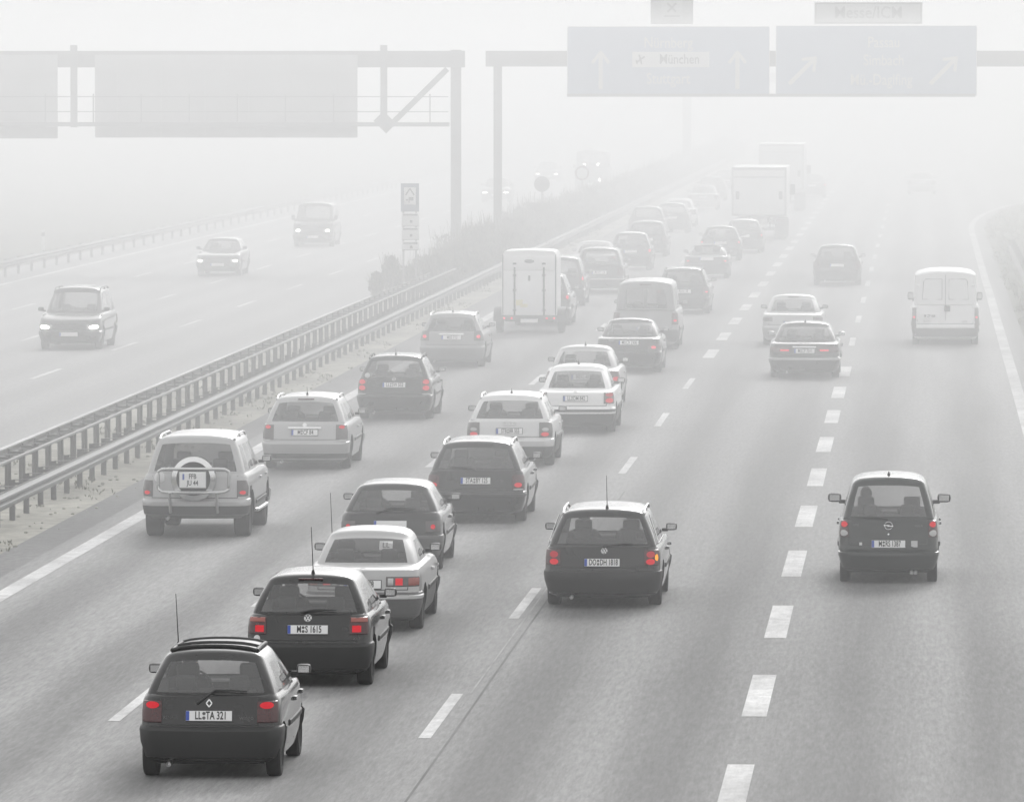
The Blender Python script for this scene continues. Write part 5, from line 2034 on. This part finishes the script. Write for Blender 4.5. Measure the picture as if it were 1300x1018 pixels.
# the next gantry, far in the fog: a median mast with an arm to either side
YF = 505
root = empty("mast_gantry", at_y(872, 250, YF).xy.to_3d())
tag(root, "dim tall mast in the median with cross arms, far beyond the blue signs", "sign gantry")
bm = bmesh.new()
add_box(bm, (0, 0, 4.2), (0.62, 0.62, 8.8), None, 0.04)
link("post", bm, root, M["steelgrey"], 40)
bm = bmesh.new()
add_box(bm, (3.6, 0, 7.2), (21.0, 0.5, 0.7), None, 0.03)
link("crossbeam", bm, root, M["steelgrey"], 40)

# rest-area sign in the median
YR = 244.0
root = empty("rest_area_sign", at_y(520, 372, YR).xy.to_3d())
tag(root, "narrow upright board with a blue tent pictogram above stacked white plates", "road sign")
org = root.location.copy()


def board(nm, xa, xb, ya_, yb2, m_, par, dy=0.0, th=0.03):
    a, b = at_y(xa, ya_, YR), at_y(xb, yb2, YR)
    bm = bmesh.new()
    add_box(bm, (0, 0, 0), (b.x - a.x, th, a.z - b.z), None, 0.004)
    o = link(nm, bm, par, M[m_], 40)
    loc = Vector(((a.x + b.x) / 2 - org.x, dy, (a.z + b.z) / 2))
    if par is not root:
        loc -= par.location
        loc.y = dy - par.location.y
    o.location = loc
    return o


for px_ in (512, 528):
    bm = bmesh.new()
    x_ = at_y(px_, 300, YR).x - org.x
    add_tube(bm, [(x_, 0.05, -0.3), (x_, 0.05, 3.85)], 0.035, 8)
    link("post", bm, root, M["galv"], 40)
bd = board("blue_board", 509, 532, 233, 269, "restblue", root, -0.02)
sq_ = board("pictogram_field", 513, 528, 238, 260, "signwhite", bd, -0.045)
bm = bmesh.new()
for s_ in (-1, 1):
    add_box(bm, (s_ * 0.075, 0, 0.14), (0.045, 0.006, 0.26), Matrix.Rotation(R(-s_ * 33), 3, 'Y'))
add_box(bm, (-0.03, 0, -0.14), (0.035, 0.006, 0.20))
add_box(bm, (0.05, 0, -0.10), (0.15, 0.0055, 0.12))
add_box(bm, (-0.10, 0, -0.14), (0.06, 0.0055, 0.06))
o = link("tent_symbol", bm, sq_, M["signblack"])
o.location = (0, -0.018, 0)
for (ya_, yb2, mk) in ((271, 288, "signwhite"), (289, 305, "signwhite"), (307, 318, "signwhite")):
    pl = board("information_plate", 510, 532, ya_, yb2, mk, root, -0.02)
    hh = (yb2 - ya_) * 0.0272
    bm = bmesh.new()
    add_box(bm, (0, 0, hh / 2 - 0.05), (0.50, 0.006, 0.06))
    add_box(bm, (0.03, 0, -hh * 0.12), (0.09, 0.006, 0.09))
    add_box(bm, (0, 0, -hh / 2 + 0.015), (0.56, 0.006, 0.02))
    o = link("plate_symbol", bm, pl, M["signgrey"])
    o.location = (0, -0.018, 0)


def round_sign(px, py, y, rpx, ringed, label):
    p = at_y(px, py, y)
    root = empty("round_sign", (p.x, y, 0))
    tag(root, label, "road sign")
    r = rpx * y / F_PX
    bm = bmesh.new()
    add_tube(bm, [(0, 0.04, -0.3), (0, 0.04, p.z + r)], 0.038, 8)
    link("post", bm, root, M["galv"], 40)
    bm = bmesh.new()
    add_lathe(bm, [(0.0, -0.012), (r - 0.01, -0.012), (r, -0.004), (r, 0.008), (0.0, 0.008)], 'Y', seg=28)
    o = link("disc", bm, root, M["signwhite"] if ringed else M["signgrey"], 40)
    o.location = (0, 0, p.z)
    if ringed:
        bm = bmesh.new()
        add_lathe(bm, [(r * 0.72, -0.018), (r * 0.97, -0.018), (r * 0.97, -0.013), (r * 0.72, -0.013)], 'Y', seg=28, closed=True)
        bmesh.ops.recalc_face_normals(bm, faces=bm.faces)
        link("ring", bm, o, mat("sign_red", (0.10, 0.03, 0.03), 0.5, var=0.05))
    return root


round_sign(688, 234, 320, 10, False, "plain dark round sign on a thin post above the median hedge")
round_sign(739, 220, 357, 9.5, True, "round sign with a ring and pale centre beyond the plain dark one")

# delineator post on the far verge
p = at(55, 322)
root = empty("delineator_post", p)
tag(root, "small white delineator post on the far left verge", "marker post")
bm = bmesh.new()
add_box(bm, (0, 0, 0.5), (0.12, 0.10, 1.06), None, 0.03)
link("post", bm, root, M["signwhite"], 40)
bm = bmesh.new()
add_box(bm, (0, -0.003, 0.83), (0.125, 0.105, 0.18))
link("band", bm, root, M["signblack"])


# ---------------------------------------------------------------- median vegetation
def foliage(bm, c, r, h, count, leaf, mi=0, up=0.6):
    """leaf blades spread through an uneven volume"""
    for q in range(count):
        a = rnd.uniform(0, TAU)
        rr_ = r * math.sqrt(rnd.random())
        t = rnd.random() ** 0.8
        x, y = c[0] + rr_ * math.cos(a) * (1.05 - 0.6 * t), c[1] + rr_ * math.sin(a) * (1.05 - 0.6 * t)
        z = c[2] + h * t
        d_ = Vector((rnd.gauss(0, 0.6), rnd.gauss(0, 0.6), up + rnd.random())).normalized()
        s_ = d_.cross(Vector((rnd.gauss(0, 1), rnd.gauss(0, 1), rnd.gauss(0, 0.4)))).normalized()
        l_, w_ = leaf * rnd.uniform(0.6, 1.6), leaf * rnd.uniform(0.12, 0.32)
        p = Vector((x, y, max(0.02, z)))
        f = bm.faces.new([bm.verts.new(v) for v in (p - s_ * w_ * 0.4, p + d_ * l_ * 0.5 - s_ * w_, p + d_ * l_, p + d_ * l_ * 0.5 + s_ * w_)])
        f.material_index = mi


def stalks(bm, c, r, h, count, mi=0):
    for q in range(count):
        a, rr_ = rnd.uniform(0, TAU), r * math.sqrt(rnd.random())
        x, y = c[0] + rr_ * math.cos(a), c[1] + rr_ * math.sin(a)
        hh = h * rnd.uniform(0.6, 1.15)
        dx, dy = rnd.gauss(0, 0.16), rnd.gauss(0, 0.16)
        w_ = rnd.uniform(0.006, 0.014)
        pts = [Vector((x + dx * t * t, y + dy * t * t, c[2] + hh * t)) for t in (0, 0.5, 1)]
        for s0, s1 in zip(pts, pts[1:]):
            f = bm.faces.new([bm.verts.new(v) for v in (s0 - Vector((w_, 0, 0)), s0 + Vector((w_, 0, 0)), s1 + Vector((w_ * .6, 0, 0)), s1 - Vector((w_ * .6, 0, 0)))])
            f.material_index = mi


bm = bmesh.new()
y = 250.0
while y < 640:
    k = 0.5 + 0.5 * math.sin(y * 0.23) * math.sin(y * 0.071 + 1)
    for x0, hk in ((-18.1, 0.85), (-17.45, 1.0), (-16.75, 0.75)):
        x = x0 + rnd.gauss(0, 0.22)
        h = (1.0 + 0.6 * k) * hk * rnd.uniform(0.8, 1.2) * min(1.0, 0.55 + (y - 250) / 40)
        near = 1.3 if y < 330 else 0.8
        foliage(bm, (x, y, 0), rnd.uniform(0.45, 0.7), h, int(150 * near), 0.17 / near ** 0.5, 0)
        stalks(bm, (x, y, 0), 0.6, h * 1.2, int(16 * near), 1)
    y += rnd.uniform(0.55, 1.0) if y < 360 else rnd.uniform(1.1, 2.0)
h_o = link("hedge", bm, None, [M["leaf"], M["leafdry"]])
tag(h_o, "dusky strip of tall weeds and low bushes growing along the median", "hedge", kind="stuff")
for (px, py, hh, r, lab) in ((497, 371, 1.05, 0.42, "single dark tuft of tall weeds standing through the median guard rail"),
                             (478, 376, 0.6, 0.25, "small low weed left of the tall dark tuft in the median")):
    p = at(px, py)
    root = empty("weed_bush", p)
    tag(root, lab, "bush")
    bm = bmesh.new()
    foliage(bm, (0, 0, 0.1), r, hh, 420, 0.16, 0, 1.0)
    link("foliage", bm, root, M["leaf"])
    bm = bmesh.new()
    stalks(bm, (0, 0, 0), r * 0.8, hh * 1.2, 60)
    link("stem", bm, root, M["leafdry"])
# ground cover on the verges
bm = bmesh.new()
for q in range(1500):
    y = 90 + 260 * rnd.random() ** 1.4
    x = rnd.choice((rnd.uniform(-18.5, -17.2), rnd.uniform(-16.6, -15.1), rnd.uniform(-16.3, -15.2)))
    nz = math.sin(x * 3.1 + y * 0.9) + math.sin(y * 0.37 + x)
    if nz < 0.5:
        continue
    foliage(bm, (x, y, 0.0), 0.12, rnd.uniform(0.03, 0.10), 5, 0.07, 0)
for q in range(3000):
    y = 40 + 385 * rnd.random() ** 1.2
    x = right_edge(y) + rnd.uniform(0.05, 5.0)
    foliage(bm, (x, y, -0.02), 0.2, rnd.uniform(0.05, 0.2), 5, 0.14, 0)
M["turf"] = mat("turf_blades", (0.14, 0.14, 0.10), 0.9, var=0.4, scale=2)
tag(link("grass", bm, None, [M["turf"]]), "short patchy grass and weeds on the road verges", "grass", kind="stuff")
bm = bmesh.new()
for q in range(450):
    y = 92 + 90 * rnd.random()
    x = rnd.uniform(-17.9, -14.9)
    r = rnd.uniform(0.012, 0.04)
    res = bmesh.ops.create_icosphere(bm, subdivisions=1, radius=r, matrix=Matrix.Translation((x, y, r * 0.4)) @ Matrix.Diagonal((1.2, 1, 0.7, 1)))
tag(link("gravel", bm, None, [M["dirt"]]), "loose stones scattered under the median guard rail", "gravel", kind="stuff")

# ---------------------------------------------------------------- fog
def fog_box(name, x0, x1, y0, y1, z0, z1, dens, aniso, label):
    m, nt, out = new_mat(name + "_air")
    v = N(nt, "ShaderNodeVolumePrincipled")
    v.inputs["Color"].default_value = (FOG_ALB, FOG_ALB * 1.004, FOG_ALB * 1.012, 1)
    v.inputs["Density"].default_value = dens
    v.inputs["Anisotropy"].default_value = aniso
    L(nt, v.outputs["Volume"], out.inputs["Volume"])
    bm = bmesh.new()
    add_box(bm, ((x0 + x1) / 2, (y0 + y1) / 2, (z0 + z1) / 2), (x1 - x0, y1 - y0, z1 - z0))
    o = link(name, bm, None, m)
    tag(o, label, "fog", kind="stuff")
    return o


FOG_ALB = 0.98
fog_box("haze", -420, 320, -60, 1020, -1.05, 13.5, 0.00035, 0.3, "thin pale haze over the whole motorway")
fog_box("fog_bank", -415, 315, 92, 1015, -0.9, 9.8, 0.0073, 0.3, "dense white fog bank lying over the motorway ahead")



# ---------------------------------------------------------------- light
CLOUD = 11.0
SUN_EL, SUN_AZ = 28.0, 8.0       # ahead of the camera, a little to the right
w = bpy.data.worlds.new("World")
sc.world = w
w.use_nodes = True
nt = w.node_tree
nt.nodes.clear()
wo = nt.nodes.new("ShaderNodeOutputWorld")
bg = nt.nodes.new("ShaderNodeBackground")
bg.inputs["Strength"].default_value = 0.13
sky = nt.nodes.new("ShaderNodeTexSky")
sky.sky_type = 'NISHITA'
sky.sun_disc = False
sky.sun_elevation = R(SUN_EL)
sky.sun_rotation = R(SUN_AZ)
sky.air_density = 1.0
sky.dust_density = 8.0
hs = nt.nodes.new("ShaderNodeHueSaturation")
hs.inputs["Saturation"].default_value = 0.04
nt.links.new(sky.outputs["Color"], hs.inputs["Color"])
cl = nt.nodes.new("ShaderNodeMix")
cl.data_type = 'RGBA'
cl.inputs[0].default_value = 0.65
cl.inputs[7].default_value = (CLOUD, CLOUD, CLOUD, 1)
nt.links.new(hs.outputs["Color"], cl.inputs[6])
nt.links.new(cl.outputs[2], bg.inputs["Color"])
nt.links.new(bg.outputs["Background"], wo.inputs["Surface"])
sun = bpy.data.lights.new("sun", 'SUN')
sun.energy = 1.0
sun.angle = R(14)
sun.color = (1.0, 0.99, 0.98)
so = bpy.data.objects.new("sun", sun)
COL.objects.link(so)
sd = Vector((math.sin(R(SUN_AZ)) * math.cos(R(SUN_EL)), math.cos(R(SUN_AZ)) * math.cos(R(SUN_EL)), math.sin(R(SUN_EL))))
so.rotation_euler = (-sd).to_track_quat('-Z', 'Y').to_euler()

# ---------------------------------------------------------------- render settings
sc.render.engine = 'CYCLES'
cy = sc.cycles
cy.use_denoising = True
cy.max_bounces = 8
cy.diffuse_bounces = 3
cy.glossy_bounces = 3
cy.transmission_bounces = 4
cy.transparent_max_bounces = 16
cy.volume_bounces = 3
cy.caustics_reflective = False
cy.caustics_refractive = False
cy.sample_clamp_indirect = 4
sc.view_settings.view_transform = 'Standard'
sc.view_settings.look = 'None'
sc.view_settings.gamma = 1
sc.view_settings.use_curve_mapping = False
sc.view_settings.exposure = -0.17
